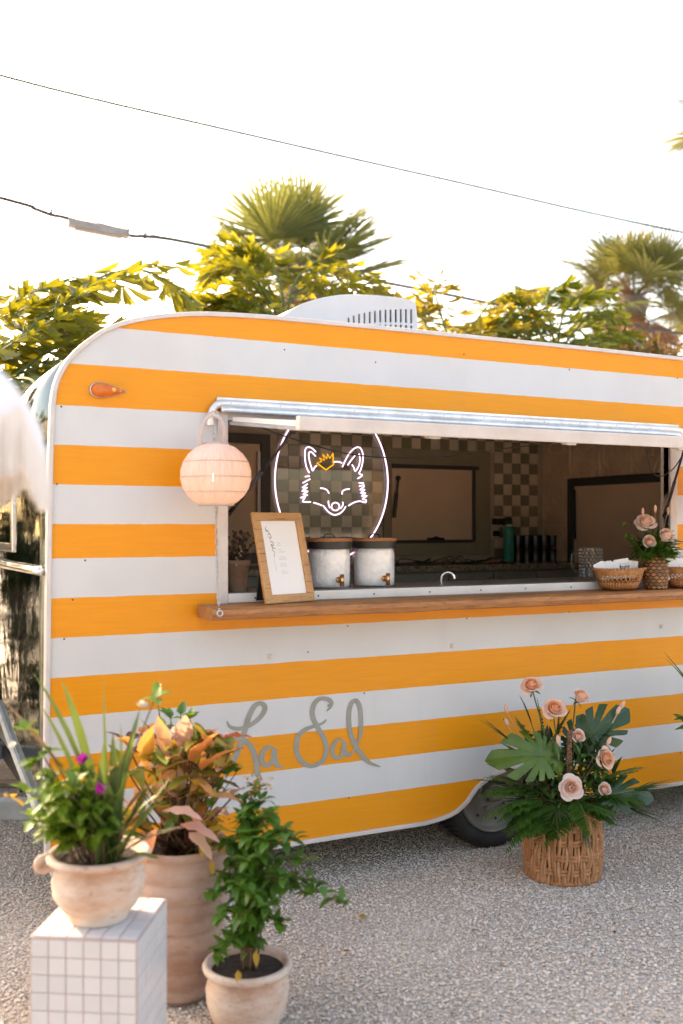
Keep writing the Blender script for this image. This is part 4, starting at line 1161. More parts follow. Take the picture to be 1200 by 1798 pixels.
dispenser((2.225, .21, 1.2595), 'glass drink dispenser of ice next to the chrome tap')

# dried flowers in an old clay pot inside the jamb
t = thing('dried_flower_pot', 'old terracotta pot of dark dried flowers tucked behind the white jamb', 'pot plant', (1.520, .15, 1.2595))
MB().lathe([(.002, 0), (.036, 0), (.040, .01), (.052, .115), (.058, .118), (.058, .140), (.050, .140), (.046, .12), (.002, .12)], 24).build('pot', 'terra_old', t, True, keep=False)
mb = MB(); rng = random.Random(21)
for i in range(90):
    d = rdir(40, 88, rng); L = rng.uniform(.06, .15); p = Vector((rng.uniform(-.03, .03), rng.uniform(-.03, .03), .115)); e = p + d * L
    mb.tube([p, p + d * L * .5 + Vector((0, 0, .01)), e], .0012, 4)
    mb.ball(e, rng.uniform(.004, .010), 6)
mb.build('dried_stems', 'dried', t, keep=False)
mb = MB()
for i in range(9):
    mb.ball((-.012 + rng.uniform(-.012, .012), -.05 + rng.uniform(-.006, .006), .12 + i * .010), .0052, 6)
mb.build('pale_berries', 'pampas', t, True, keep=False)

# bottle, smoked tumblers, jug, cable tangle, cloth
bp = Vector((4.155, 1.80, 1.2915))
t = thing('water_bottle', 'teal insulated water bottle with a black loop lid', 'bottle', bp)
r = .0375
MB().lathe([(.002, 0), (r * .92, 0), (r, .006), (r, .215), (r * .93, .235), (r * .70, .250), (.002, .250)], 28).build('body', 'teal', t, True, keep=False)
MB().lathe([(r * .62, .250), (r * .62, .262), (.002, .262)], 20).build('neck', 'trim', t, True, keep=False)
ld = MB().lathe([(.002, .262), (r * .68, .262), (r * .68, .282), (.002, .282)], 20).build('lid', 'black', t, keep=False)
MB().tube(catmull([(-r * .6, 0, .278), (-r * .62, 0, .300), (0, 0, .310), (r * .62, 0, .300), (r * .6, 0, .278)], 5), .005, 6).build('loop', 'black', ld, True, keep=False)
mb = MB(); a0 = math.atan2(CAM.y - bp.y, CAM.x - bp.x)
def onb(s, z): a = a0 + s / r; return Vector(((r + .0006) * math.cos(a), (r + .0006) * math.sin(a), z))
for s_ in ([(.010, .04), (.016, .05), (.004, .07), (-.010, .06), (.006, .085), (.016, .078)], [(.0, .09), (-.010, .10), (.006, .108), (.012, .098)], [(-.004, .115), (.010, .12), (.002, .13), (-.006, .125)], [(.004, .135), (-.004, .150), (.008, .155), (.004, .17)], [(.002, .176), (-.003, .186), (.006, .192)]):
    mb.tube(catmull([onb(*p) for p in s_], 4), .0012, 4)
mb.build('script_print', 'teal_dark', t, keep=False)
gm = MB().lathe([(.002, 0), (.030, 0), (.032, .004), (.036, .088), (.0375, .092), (.034, .092), (.031, .008), (.002, .008)], 10)
gm = gm.mesh('smoked_tumbler', 'smoke', False)
for i in range(6):
    for j in range(2):
        o = bpy.data.objects.new('smoked_tumbler', gm); o.matrix_basis = Matrix.Translation((4.232 + i * .0765, 1.90, 1.2915 + j * .0935)); link(o)
        tag(o, 'dark smoked glass tumbler stacked on top of another one' if j else 'dark smoked glass tumbler standing on the granite under another one', 'tumbler', 'smoked tumblers stacked on the granite counter')
p = Vector((3.575, .27, 1.2595))
t = thing('glass_jug', 'hobnail glass jug with a curved handle behind the bread basket', 'jug', p)
jr = .057
MB().lathe([(.002, 0), (jr * .9, 0), (jr, .01), (jr * 1.04, .10), (jr * .98, .172)], 32).build('body', 'glass', t, True, keep=False)
mb = MB()
for i in range(9):
    for j in range(18):
        a = 2 * PI * (j + .5 * (i % 2)) / 18; z = .022 + i * .017
        mb.ball((jr * 1.04 * math.cos(a), jr * 1.04 * math.sin(a), z), .0055, 6)
tag(mb.build('hobnail_bumps', 'hobnail', t, True, keep=False), kind='stuff')
hd_ = Vector((-.8945, .30, 0)).normalized()
MB().tube(catmull([hd_ * jr + Vector((0, 0, .135)), hd_ * (jr + .035) + Vector((0, 0, .145)), hd_ * (jr + .052) + Vector((0, 0, .10)), hd_ * (jr + .035) + Vector((0, 0, .05)), hd_ * jr + Vector((0, 0, .035))], 6), .008, 8).build('handle', 'glass', t, True, keep=False)
mb = MB(); rng = random.Random(31)
for q in range(7):
    x = 3.0 + q * .13; P = []
    for i in range(7): P.append((x + rng.uniform(0, .32), 1.66 + rng.uniform(0, .22), 1.2945 + rng.uniform(0, .045) * (i % 2)))
    mb.tube(catmull(P, 5), .0035, 5)
tag(mb.build('cable_tangle', 'black', None, True), 'tangle of thin black cables lying on the granite counter', 'cables')
mb = MB()
mb.grid(lambda u, v: Vector((3.86 + .20 * u, 1.64 + .10 * v, 1.2915 + .028 * abs(noise.noise(Vector((u * 4, v * 3, 2)))) + .010 * math.sin(u * PI))), 14, 8)
tag(mb.build('cleaning_cloth', 'pink_cloth', None, True), 'crumpled dusty pink cloth lying next to the teal bottle', 'cloth')

# bread baskets of folded paper packets
def oval_basket(loc, label, seed):
    t = thing('bread_basket', label, 'basket', loc, 0, 'oval cane baskets on the serving shelf')
    def rad(z): return .083 + .062 * (z / .085) ** .75
    mb = MB()
    mb.lathe([(.002, .001), (.080, .001), (.084, .006), (rad(.02), .02), (rad(.034), .034)], 40)
    mb.lathe([(rad(.034) - .004, .034), (.074, .008), (.002, .006)], 40)
    mb.lathe([(rad(.062) - .003, .062), (rad(.062), .062), (rad(.08), .08), (rad(.085) + .006, .088), (rad(.085), .092), (rad(.085) - .006, .088), (rad(.062) - .003, .062)], 40)
    b = mb.build('bowl', 'bread_cane', t, True, keep=False)
    mb = MB(); n = 30
    for k in range(n):
        for s in (-1, 1):
            a = 2 * PI * k / n; a2 = a + s * 2 * PI / n
            mb.tube([(rad(.034) * math.cos(a), rad(.034) * math.sin(a), .033), (rad(.048) * math.cos((a + a2) / 2), rad(.048) * math.sin((a + a2) / 2), .048), (rad(.063) * math.cos(a2), rad(.063) * math.sin(a2), .064)], .0032, 5)
    tag(mb.build('open_lattice', 'bread_cane', t, True, keep=False), kind='stuff')
    mb = MB()
    for k in range(44):
        a = 2 * PI * k / 44
        mb.tube([(.083 * math.cos(a), .083 * math.sin(a), .003), ((rad(.018) + .002) * math.cos(a + .03), (rad(.018) + .002) * math.sin(a + .03), .018), ((rad(.034) + .002) * math.cos(a + .06), (rad(.034) + .002) * math.sin(a + .06), .034)], .0042, 5)
        mb.ball(((rad(.085) + .003) * math.cos(a), (rad(.085) + .003) * math.sin(a), .0885), (.009, .009, .0055), 6)
    tag(mb.build('cane_coils', 'bread_cane', t, True, keep=False), kind='stuff')
    return t
sq = Matrix.Rotation(0, 3, 'Z')
b1 = Vector((3.452, -.085, 1.2275)); b2 = Vector((3.893, -.102, 1.2275))
oval_basket(b1, 'cane bread basket of white packets standing left of the pineapple vase', 1).scale = (1.0, .62, 1.2)
oval_basket(b2, 'cane bread basket of white packets standing right of the pineapple vase', 2).scale = (1.0, .62, 1.2)
def packet(loc, rz, tilt, roll, w, h, label, text=None, group='paper packets in the first basket'):
    o = bpy.data.objects.new('paper_packet', None)
    o.matrix_basis = Matrix.Translation(loc) @ Matrix.Rotation(rz, 4, 'Z') @ Matrix.Rotation(tilt, 4, 'X') @ Matrix.Rotation(roll, 4, 'Y'); link(o)
    tag(o, label, 'packet', group)
    def pf(u, v): return Vector(((u - .5) * w, -.004 * math.sin(PI * u) * math.sin(PI * v), v * h))
    mb = MB(); mb.grid(pf, 4, 4)
    mb.grid(lambda u, v: pf(u, v) + Vector((0, .0045 * math.sin(PI * v) + .001, 0)), 4, 4)
    mb.build('sheet', 'paper', o, keep=False)
    mb = MB()
    def lne(pts, wd): mb.ribbon([Vector((x, -.0048, z)) for x, z in pts], [wd] * len(pts), (0, -1, 0), .0003)
    if text:
        lne([(-.033, .040), (.033, .040)], .0008); lne([(-.033, .072), (.033, .072)], .0008); lne([(-.033, .040), (-.033, .072)], .0008); lne([(.033, .040), (.033, .072)], .0008)
        for x0 in (-.030, -.008, .012): lne([(x0, .030), (x0 + .014, .031)], .0016)
        for x0 in (-.018, .002): lne([(x0, .022), (x0 + .012, .0225)], .0014)
        cu = bpy.data.curves.new('packet_text', 'FONT'); cu.body = text; cu.size = .026; cu.shear = .3; cu.align_x = 'CENTER'; cu.extrude = .0001; cu.offset = .0003
        ob = bpy.data.objects.new('tmp', cu); C.objects.link(ob)
        me = bpy.data.meshes.new_from_object(ob.evaluated_get(bpy.context.evaluated_depsgraph_get())); bpy.data.objects.remove(ob)
        me.materials.clear(); me.materials.append(M['ink'])
        piece('lettering', me, o, (0, -.0052, .048), (PI / 2, 0, 0))
    else:
        lne([(-.012, h * .55), (-.002, h * .52), (-.004, h * .42)], .0016); lne([(.004, h * .6), (.010, h * .5)], .0012)
    mb.build('print', 'ink', o, keep=False)
    return o
yaw = R(-20)
dv = Vector((math.cos(yaw), math.sin(yaw), 0))
for k, (dx, dy, roll, tilt, tx) in enumerate(((-.096, .0, -24, -12, 0), (-.080, .008, -22, -14, 0), (-.062, .004, -20, -12, 0), (-.044, .012, -18, -10, 0), (-.016, .0, -14, -12, 0), (.026, -.012, -8, -16, 'Masks'), (.050, .010, 8, -8, 0), (.070, .016, 10, -6, 0), (.088, .022, 6, -4, 0))):
    lab = 'white paper packet printed Masks standing in the left cane basket' if tx else 'folded white paper packet standing in the left cane basket'
    packet(b1 + Vector((dx, dy * .6 - .008, .060)), R(-16 - k), R(tilt), R(roll), .078 if tx else .052, .098 if tx else .085, lab, tx or None)
for k, (dx, dy, roll, tilt) in enumerate(((-.10, .0, -30, -10), (-.080, .01, -24, -12), (-.05, .0, -16, -12), (-.015, .005, -8, -12), (.03, -.004, 4, -12), (.07, .006, 14, -8))):
    packet(b2 + Vector((dx, dy * .6 - .008, .060)), R(-16 - k), R(tilt), R(roll), .07, .095, 'folded white paper packet standing in the right cane basket', None, 'paper packets in the second basket')

# ------------------------------------------------------------------ pineapple vase with flowers
def at_rot(v): return Vector(v)
RO = [rose_mesh('rose_bloom', 1.0, ['rose', 'rose_heart', 'stem'], s, o) for s, o in ((1, 1.0), (2, .8))]
RP = [rose_mesh('rose_bloom', 1.0, ['rose_pink', 'rose', 'stem'], s, o) for s, o in ((3, 1.0), (4, .62))]
def put_rose(parent, me, pos, facing, size, foot):
    f = Vector(facing).normalized(); q = Vector((0, 0, 1)).rotation_difference(f)
    o = piece('rose', me, parent, pos, q, (size, size, size))
    P = Vector(pos); Fo = Vector(foot)
    MB().tube(catmull([Fo, Fo.lerp(P, .6) + Vector((0, 0, .02)), P - f * size * .12], 5), .0032, 6).build('stem', 'stem', parent, True, keep=False)
    return o
RIGHT = Vector((.8945, -.447, 0)); TOCAM = Vector((-.447, -.8945, 0)); UP = Vector((0, 0, 1))
def cv(a, b, c): return RIGHT * a + UP * b + TOCAM * c      # across, up, towards the photographer
pv = Vector((3.673, -.105, 1.2275))
t = thing('pineapple_vase', 'pineapple hollowed as a vase with three peach roses and greenery', 'flower vase', pv)
mb = MB(); pr = lambda z: .060 * (1 - .55 * abs(z / .165 - .48) ** 2.6 * 1.9)
mb.lathe([(.002, .0)] + [(pr(z) * .95, z) for z in [.165 * i / 12 for i in range(13)]] + [(.002, .165)], 28); mb.build('pineapple', 'pineapple_in', t, True, keep=False)
mb = MB()
for i in range(10):
    for j in range(12):
        z = .010 + i * .0162; a = 2 * PI * (j + .5 * (i % 2)) / 12 + .1
        rr = pr(z); c = Vector((rr * math.cos(a), rr * math.sin(a), z)); o_ = Vector((math.cos(a), math.sin(a), 0)); s_ = Vector((-math.sin(a), math.cos(a), 0)); w_ = rr * .255
        mb.add([c + s_ * w_ - o_ * .004, c + UP * .0095 - o_ * .003, c - s_ * w_ - o_ * .004, c - UP * .0095 - o_ * .003, c + o_ * .0065 + UP * .002], [(0, 1, 4), (1, 2, 4), (2, 3, 4), (3, 0, 4)])
tag(mb.build('pineapple_eyes', 'pineapple', t, True, fix=False, keep=False), kind='stuff')
sc = 5.0 / 1748
def pp(px, py, c=0): return cv((px - 1150) * sc, (1034 - py) * sc * 1.0, c)
foot = Vector((0, 0, .15))
put_rose(t, RP[0], pp(1128, 925, .03), cv(-.1, .75, .6), .118, foot)
put_rose(t, RP[1], pp(1156, 948, .05), cv(.3, .6, .7), .122, foot)
put_rose(t, RP[1], pp(1130, 955, .06), cv(-.05, .45, .85), .098, foot)
rng = random.Random(77); mb = MB()
for i in range(110):
    d = rdir(-5, 65, rng); p = Vector((d.x * .04, d.y * .04, rng.uniform(.155, .235)))
    blade(mb, p, d, rng.uniform(.07, .125), rng.uniform(.03, .055), .7, 4, .3, W_ovate)
for i in range(26):
    c = pp(rng.uniform(1105, 1172), rng.uniform(948, 985), rng.uniform(-.02, .06)); blade(mb, c, rdir(0, 70, rng), rng.uniform(.045, .075), rng.uniform(.022, .036), .6, 4, .3, W_ovate)
mb.build('green_leaves', 'monstera', t, True, fix=False, keep=False)
mb = MB()
for i in range(30):
    c = pp(rng.uniform(1120, 1172), rng.uniform(965, 985), .07); blade(mb, c, cv(rng.uniform(-1, 1), rng.uniform(-.2, .8), rng.uniform(.2, 1)), .062, .036, .5, 4, .3, W_ovate)
mb.build('bright_leaves', 'bush', t, True, fix=False, keep=False)
mb = MB()
for e in ((1094, 935), (1100, 915), (1112, 902), (1085, 955), (1092, 968), (1135, 890), (1188, 960), (1196, 948), (1198, 968), (1180, 980), (1160, 900), (1168, 915), (1170, 925)):
    q = pp(*e, rng.uniform(-.03, .05)); o_ = Vector((0, 0, .16)); blade(mb, o_.lerp(q, .25), q - o_, (q - o_).length * .85, .009, .08, 5, .3, W_blade)
mb.build('spear_blades', 'fern_dark', t, True, fix=False, keep=False)
mb = MB()
for (px, py) in ((1127, 897), (1149, 892), (1172, 896)):
    q = pp(px, py, .0); mb.ball(q, (.008, .008, .020), 8); mb.tube([q, q.lerp(foot, .6)], .0012, 4)
mb.build('bunny_tails', 'bunny', t, True, keep=False)
mb = MB()
for i in range(90):
    u = rng.random(); q = pp(1146 + 26 * u + rng.uniform(-3, 3), 945 - 72 * u, -.02)
    blade(mb, q, cv(.4 + rng.uniform(-.2, .3), .9, rng.uniform(-.3, .3)), rng.uniform(.04, .09), .0028, .35, 3, .1, W_blade)
mb.build('pampas_plume', 'pampas', t, fix=False, keep=False)
mb = MB()
for (px, py) in ((1093, 925), (1098, 945), (1104, 950), (1165, 940)):
    for k in range(7): blade(mb, pp(px, py, 0), rdir(20, 90, rng), .03, .016, .2, 3, .3, W_ovate)
mb.build('bud_leaves', 'herb', t, True, fix=False, keep=False)

# ------------------------------------------------------------------ wicker floor basket of flowers
BC = Vector((2.854, -.385, 0))
t = thing('flower_basket', 'round wicker floor basket of peach roses, monstera leaves and ferns', 'flower basket', BC)
def brad(z): return .168 + .016 * math.sin(PI * min(1, z / .27)) - .006 * (z / .3)
mb = MB(); rng = random.Random(8); NB = 72
for k in range(NB):
    a0 = 2 * PI * k / NB; ph = (k // 2) % 2; P = []; lean = rng.uniform(-.05, .05)
    for i in range(15):
        z = .004 + .262 * i / 14
        wv = math.cos(PI * (z - .052) / .056 + PI * ph)
        a = a0 + lean * (z / .26) + .018 * math.sin(z * 40 + k)
        rr = brad(z) + .0065 * wv + rng.uniform(-.001, .001)
        P.append((rr * math.cos(a), rr * math.sin(a), z))
    mb.tube(P, [rng.uniform(.0070, .0092)] * 15, 6)
tag(mb.build('upright_strands', 'wicker', t, True, keep=False), kind='stuff').scale = (.92, .92, 1.13)
mb = MB()
for zc in (.052, .108, .164, .218):
    for dz in (-.0065, .0065):
        P = []
        for j in range(120):
            a = 2 * PI * j / 120; ph = math.cos(a * NB / 4)
            rr = brad(zc) - .0055 * (1 if ph > 0 else -1) * abs(ph) ** .5
            P.append((rr * math.cos(a), rr * math.sin(a), zc + dz + .003 * noise.noise(Vector((math.cos(a) * 3, math.sin(a) * 3, zc * 20)))))
        mb.tube(P, .0072, 6, closed=True)
for q in range(6):
    P = []
    for j in range(100):
        a = 2 * PI * j / 100
        rr = brad(.27) + .005 * math.sin(a * 16 + q * PI / 3) + .002; z = .262 + .018 * (q / 5) + .004 * math.cos(a * 16 + q * PI / 3)
        P.append((rr * math.cos(a), rr * math.sin(a), z))
    mb.tube(P, .0078, 6, closed=True)
for q in range(2):
    mb.tube([((brad(.0) + .004 * math.sin(a * 24 + q * PI)) * math.cos(a), (brad(0) + .004 * math.sin(a * 24 + q * PI)) * math.sin(a), .009 + .004 * math.cos(a * 24 + q * PI)) for a in [2 * PI * j / 120 for j in range(120)]], .007, 6, closed=True)
tag(mb.build('woven_bands', 'wicker', t, True, keep=False), kind='stuff').scale = (.92, .92, 1.13)
MB().lathe([(.002, .006), (.150, .006), (.158, .14), (.150, .262), (.002, .262)], 32).build('lining', 'wicker_dark', t, True, keep=False).scale = (.92, .92, 1.13)
SB = 4.42 / 1748
def bpx(px, py, c=0): return cv((px - 988) * SB, 1.55 - (py - 922) * SB, c)
foot = Vector((0, 0, .27))
put_rose(t, RO[0], bpx(935, 1211, .0), cv(-.25, .8, .55), .104, foot)
put_rose(t, RO[0], bpx(969, 1248, .04), cv(-.05, .72, .7), .112, foot)
put_rose(t, RO[1], bpx(1015, 1232, -.02), cv(.5, .75, .4), .100, foot)
put_rose(t, RP[1], bpx(1007, 1291, .06), cv(.1, .55, .85), .088, foot)
put_rose(t, RO[0], bpx(1049, 1327, .06), cv(.55, .3, .8), .104, foot)
put_rose(t, RP[0], bpx(990, 1370, .13), cv(-.1, .35, .95), .112, foot)
put_rose(t, RP[1], bpx(1046, 1377, .12), cv(.1, .6, .8), .086, foot)
def put_leaf(nm, me, pos, xdir, nrm, parent, sc_=1.0):
    x = Vector(xdir).normalized(); z = Vector(nrm); z = (z - x * z.dot(x)).normalized(); y = z.cross(x)
    q = Matrix((x, y, z)).transposed().to_quaternion()
    MB().tube([foot, foot.lerp(Vector(pos), .5) + Vector((0, 0, .02)), Vector(pos)], .004, 6).build('stem', 'stem', parent, True, keep=False)
    return piece(nm, me, parent, pos, q, (sc_,) * 3)
MA, MD = monstera_mesh('monstera_leaf', .27, 'monstera', 1), monstera_mesh('monstera_leaf', .235, 'monstera_blue', 2)
put_leaf('monstera_leaf', MA, bpx(972, 1322, .08), cv(-1, .12, .20), cv(-.15, .55, .8), t, .95)
put_leaf('monstera_leaf', MD, bpx(1022, 1306, .0), cv(.75, .65, .1), cv(-.3, .3, .9), t, .95)
put_leaf('monstera_leaf', MD, bpx(1046, 1384, .09), cv(.9, .1, .25), cv(.1, .55, .8), t, .80)
put_leaf('monstera_leaf', MD, bpx(1010, 1330, -.06), cv(.35, .9, -.1), cv(-.1, .1, 1), t, .7)
rng = random.Random(14); mb = MB()
for (x0, y0, x1, y1, L, dr, c) in ((955, 1400, 870, 1400, .24, 1.1, .11), (950, 1395, 860, 1375, .27, .8, .08), (960, 1402, 885, 1425, .23, 1.0, .13), (965, 1405, 905, 1440, .20, .9, .15), (950, 1392, 855, 1352, .25, .6, .05), (968, 1405, 925, 1435, .17, 1.0, .16), (945, 1398, 870, 1430, .20, 1.0, .10), (1005, 1408, 1060, 1405, .16, .9, .15), (958, 1398, 862, 1395, .30, 1.0, .10), (955, 1392, 850, 1360, .28, .9, .07), (962, 1404, 880, 1440, .27, 1.2, .14), (970, 1408, 935, 1450, .18, 1.1, .17), (950, 1385, 870, 1335, .25, .7, .02), (960, 1370, 880, 1300, .24, .5, .0), (965, 1350, 905, 1262, .24, .4, -.03), (1030, 1395, 1100, 1390, .22, .9, .08), (1035, 1385, 1105, 1345, .22, .6, .04), (1025, 1350, 1070, 1280, .20, .5, -.04), (1000, 1390, 1010, 1425, .18, 1.0, .18), (975, 1395, 960, 1430, .18, 1.0, .18), (1010, 1405, 1068, 1425, .15, .9, .13)):
    p0, p1 = bpx(x0, y0, c * .6), bpx(x1, y1 - 26, c + .05); fern(mb, p0, p1 - p0, L * 1.18, .088, dr, rng, 24)
mb.build('fern_frond', ['fern', 'stem'], t, True, fix=False, keep=False)
mb = MB()
for (x0, y0, x1, y1, L, c) in ((965, 1330, 945, 1215, .26, -.03), (980, 1330, 985, 1240, .20, -.03), (970, 1320, 1005, 1245, .20, -.05), (950, 1340, 950, 1270, .16, .0)):
    p0, p1 = bpx(x0, y0, c), bpx(x1, y1, c); fern(mb, p0, p1 - p0, L, .05, .2, rng, 18)
mb.build('dark_fern_frond', ['fern_dark', 'stem'], t, True, fix=False, keep=False)
mb = MB(); palm_fan(mb, bpx(1048, 1380, .15), cv(1, .22, .15), .34, 15, 1.5, rng, width=.014)
mb.build('palm_leaf', ['fern_dark', 'stem'], t, True, fix=False, keep=False)
mb = MB(); palm_fan(mb, bpx(1050, 1395, .10), cv(1, -.25, .25), .30, 9, 1.0, rng, width=.013)
mb.build('palm_leaf', ['fern_dark', 'stem'], t, True, fix=False, keep=False)
mb = MB(); palm_fan(mb, bpx(930, 1330, .02), cv(-.75, .65, .1), .32, 10, .9, rng, width=.012)
mb.build('palm_leaf', ['fern_dark', 'stem'], t, True, fix=False, keep=False)
mb = MB(); palm_fan(mb, bpx(945, 1300, -.02), cv(-.35, .95, .0), .22, 6, .6, rng, width=.012)
mb.build('palm_leaf', ['fern_dark', 'stem'], t, True, fix=False, keep=False)
mb = MB(); palm_fan(mb, bpx(925, 1375, .06), cv(-1, .15, .1), .27, 9, .8, rng, width=.013)
mb.build('palm_leaf', ['fern_dark', 'stem'], t, True, fix=False, keep=False)
mb = MB(); palm_fan(mb, bpx(985, 1400, .12), cv(.0, -.35, .8), .17, 8, 1.4, rng, width=.010)
mb.build('palm_leaf', ['fern_dark', 'stem'], t, True, fix=False, keep=False)
mb = MB(); palm_fan(mb, bpx(1000, 1408, .14), cv(.25, -.8, .5), .20, 6, .9, rng, width=.010)
mb.build('palm_leaf', ['fern_dark', 'stem'], t, True, fix=False, keep=False)
mb = MB(); palm_fan(mb, bpx(975, 1395, .10), cv(-.3, -.1, .9), .24, 14, 1.6, rng, width=.011)
mb.build('palm_leaf', ['fern_dark', 'stem'], t, True, fix=False, keep=False)
mb = MB()
for i in range(260):
    p = bpx(rng.uniform(930, 1078), rng.uniform(1300, 1415), rng.uniform(-.12, .02)); blade(mb, p, rdir(-25, 80, rng), rng.uniform(.05, .10), rng.uniform(.018, .04), .5, 4, .3, W_ovate)
tag(mb.build('backing_leaf', 'monstera_blue', t, True, fix=False, keep=False), kind='stuff')
mb = MB()
for i in range(280):
    p = bpx(rng.uniform(950, 1065), rng.uniform(1310, 1416), rng.uniform(-.08, .13)); blade(mb, p, rdir(-30, 70, rng), rng.uniform(.035, .07), rng.uniform(.014, .03), .5, 3, .3, W_ovate)
tag(mb.build('filler_leaf', 'fern', t, True, fix=False, keep=False), kind='stuff')
mb = MB()
for (px, py, dx, c) in ((889, 1245, -.3, 0), (888, 1267, -.4, .02), (972, 1291, 0, .09), (1086, 1247, .4, 0), (1093, 1238, .5, 0), (1064, 1297, .4, .05)):
    p = bpx(px, py, c); d = cv(dx, 1, 0).normalized()
    mb.tube([p - d * .022, p - d * .012, p, p + d * .014, p + d * .022], [.002, .008, .010, .007, .001], 8); mb.tube([p - d * .02, (p.lerp(foot, .5)), foot], .0012, 4)
mb.build('bunny_tail', 'bunny', t, True, keep=False)
mb = MB()
for i in range(260):
    u = rng.random(); p = bpx(990 + rng.uniform(-3, 3) + 3 * u, 1348 - 72 * u, .09 + rng.uniform(-.008, .008)); mb.ball(p, .0045, 5)
tag(mb.build('brown_seed_head', 'brown_seed', t, keep=False), kind='stuff')

# ------------------------------------------------------------------ tiled plinth with a flower pot
PC = Vector((.634, -1.154, 0)); PYAW = math.atan2(-.447, .8945) - R(5)
t = thing('tiled_plinth', 'square white tiled plinth with pinkish grout carrying a flower pot', 'plinth', PC, PYAW)
PW, PH, TPp = .282, .47, .047
core = MB().box((0, 0, PH / 2), (PW + .0050, PW + .0050, PH + .0025)).build('grout_core', 'plinth_grout', t, keep=False)
tlm = MB().box((0, 0, 0), (TPp - .0028, TPp - .0028, .008)).mesh('tile', 'plinth_tile')
bmx = bmesh.new(); bmx.from_mesh(tlm); bmesh.ops.bevel(bmx, geom=bmx.edges[:], offset=.0014, segments=1, affect='EDGES'); bmx.to_mesh(tlm); bmx.free()
for i in range(6):
    for j in range(6): piece('tile', tlm, core, (-PW / 2 + (i + .5) * TPp, -PW / 2 + (j + .5) * TPp, PH + .001))
    for j in range(10):
        z = PH - .004 - (j + .5) * .0466; x = -PW / 2 + (i + .5) * TPp
        if z < 0: continue
        piece('tile', tlm, core, (x, -PW / 2 - .001, z), (PI / 2, 0, 0)); piece('tile', tlm, core, (x, PW / 2 + .001, z), (PI / 2, 0, 0))
        piece('tile', tlm, core, (PW / 2 + .001, x, z), (0, PI / 2, 0)); piece('tile', tlm, core, (-PW / 2 - .001, x, z), (0, PI / 2, 0))
def pot(parent, prof, soil_r, soil_z, m, wob=None):
    o = MB().lathe(prof, 48, wob=wob).build('pot', m, parent, True, keep=False)
    MB().disc(soil_r, soil_z, 32, lump=.006).build('soil', 'soil', parent, True, keep=False)
    return o
PZ = PH + .0055
P1 = PC + cv(-.005, 0, .01) + Vector((0, 0, PZ))
t = thing('potted_flowers', 'pale clay pot of green herbs and strap leaves on the tiled plinth', 'pot plant', P1)
pot(t, [(.002, 0), (.078, 0), (.082, .006), (.080, .016), (.100, .035), (.122, .070), (.126, .105), (.118, .140), (.112, .152), (.122, .160), (.138, .166), (.141, .176), (.134, .184), (.122, .182), (.112, .165), (.10, .150), (.002, .150)], .108, .160, 'terra_pale')
MB().tube(catmull([cv(-.112, .150, .03), cv(-.150, .142, .04), cv(-.152, .168, .04), cv(-.128, .178, .03)], 5), .011, 8).build('pot_handle', 'terra_pale', t, True, keep=False)
S1 = 2.76 / 1748
def p1(px, py, c=0): return cv((px - 180) * S1, 1.55 - (py - 922) * S1 - PZ, c)
rng = random.Random(41); mb = MB()
base = Vector((0, 0, .158))
for i in range(46):
    a = rng.uniform(-.6, .75); e = p1(138 + 80 * a + rng.uniform(-22, 22), rng.uniform(1345, 1450), rng.uniform(-.06, .14)); b = base + cv(a * .07 - .02, 0, rng.uniform(-.06, .07))
    P = catmull([b, b.lerp(e, .5) + UP * .03, e], 5); mb.tube(P, .0022, 5, m=1)
    for q in P[3:]:
        for s in range(2):
            blade(mb, q, rdir(-20, 55, rng), rng.uniform(.035, .066), rng.uniform(.020, .034), .7, 4, .3, W_ovate)
for (px, py) in ((60, 1275), (100, 1310), (75, 1330), (280, 1222), (60, 1380), (80, 1440)):
    q = p1(px, py, .03); mb.tube(catmull([base, base.lerp(q, .5) + UP * .02, q], 5), .0022, 5, m=1)
    for s in range(5): blade(mb, q, rdir(-10, 60, rng), rng.uniform(.035, .055), rng.uniform(.026, .036), .5, 4, .3, W_ovate)
mb.build('herb_leaves', ['herb', 'stem_brown'], t, True, fix=False, keep=False)
mb = MB()
for (px, py, w, c, mm) in ((112, 1192, .026, -.03, 0), (150, 1215, .030, -.05, 0), (203, 1214, .034, -.05, 0), (60, 1235, .024, .0, 1), (225, 1290, .020, -.02, 0), (275, 1330, .022, .05, 0), (290, 1380, .022, .08, 0), (230, 1330, .024, .03, 0), (250, 1300, .022, .0, 0), (205, 1310, .024, .06, 0), (165, 1320, .022, .08, 0), (185, 1300, .022, .02, 0), (285, 1470, .026, .12, 0), (220, 1360, .022, .10, 0), (150, 1350, .02, .10, 0), (260, 1360, .024, .06, 0), (240, 1345, .02, .09, 0), (130, 1300, .022, .05, 0), (100, 1250, .020, -.06, 0), (175, 1345, .02, .12, 0), (200, 1350, .022, .11, 0), (255, 1395, .022, .12, 0), (275, 1420, .02, .13, 0), (190, 1390, .02, .13, 0), (165, 1380, .02, .13, 0), (225, 1400, .02, .14, 0), (300, 1350, .022, .02, 0), (240, 1270, .022, -.04, 0), (310, 1400, .02, .10, 0), (295, 1440, .02, .13, 0), (285, 1375, .022, .04, 1), (240, 1420, .02, .15, 0), (210, 1430, .018, .15, 0), (135, 1370, .02, .12, 0), (150, 1410, .018, .15, 0), (265, 1385, .024, .0, 0), (230, 1380, .022, .05, 0), (205, 1395, .02, .10, 0), (320, 1420, .02, .07, 1)):
    b = base + cv(rng.uniform(.0, .06), 0, rng.uniform(-.03, .06)); e = p1(px, py, c)
    d = (e - b); L = d.length * 1.1; dr = rng.uniform(.35, 1.0); blade(mb, b, d + UP * d.length * dr * .42 + cv(rng.uniform(-.05, .05), 0, 0), L, w * rng.uniform(1.0, 1.45), dr, 9, .3, W_strap, None, mm, .15)
mb.build('strap_leaves', ['strap', 'strap_pink'], t, True, fix=False, keep=False)
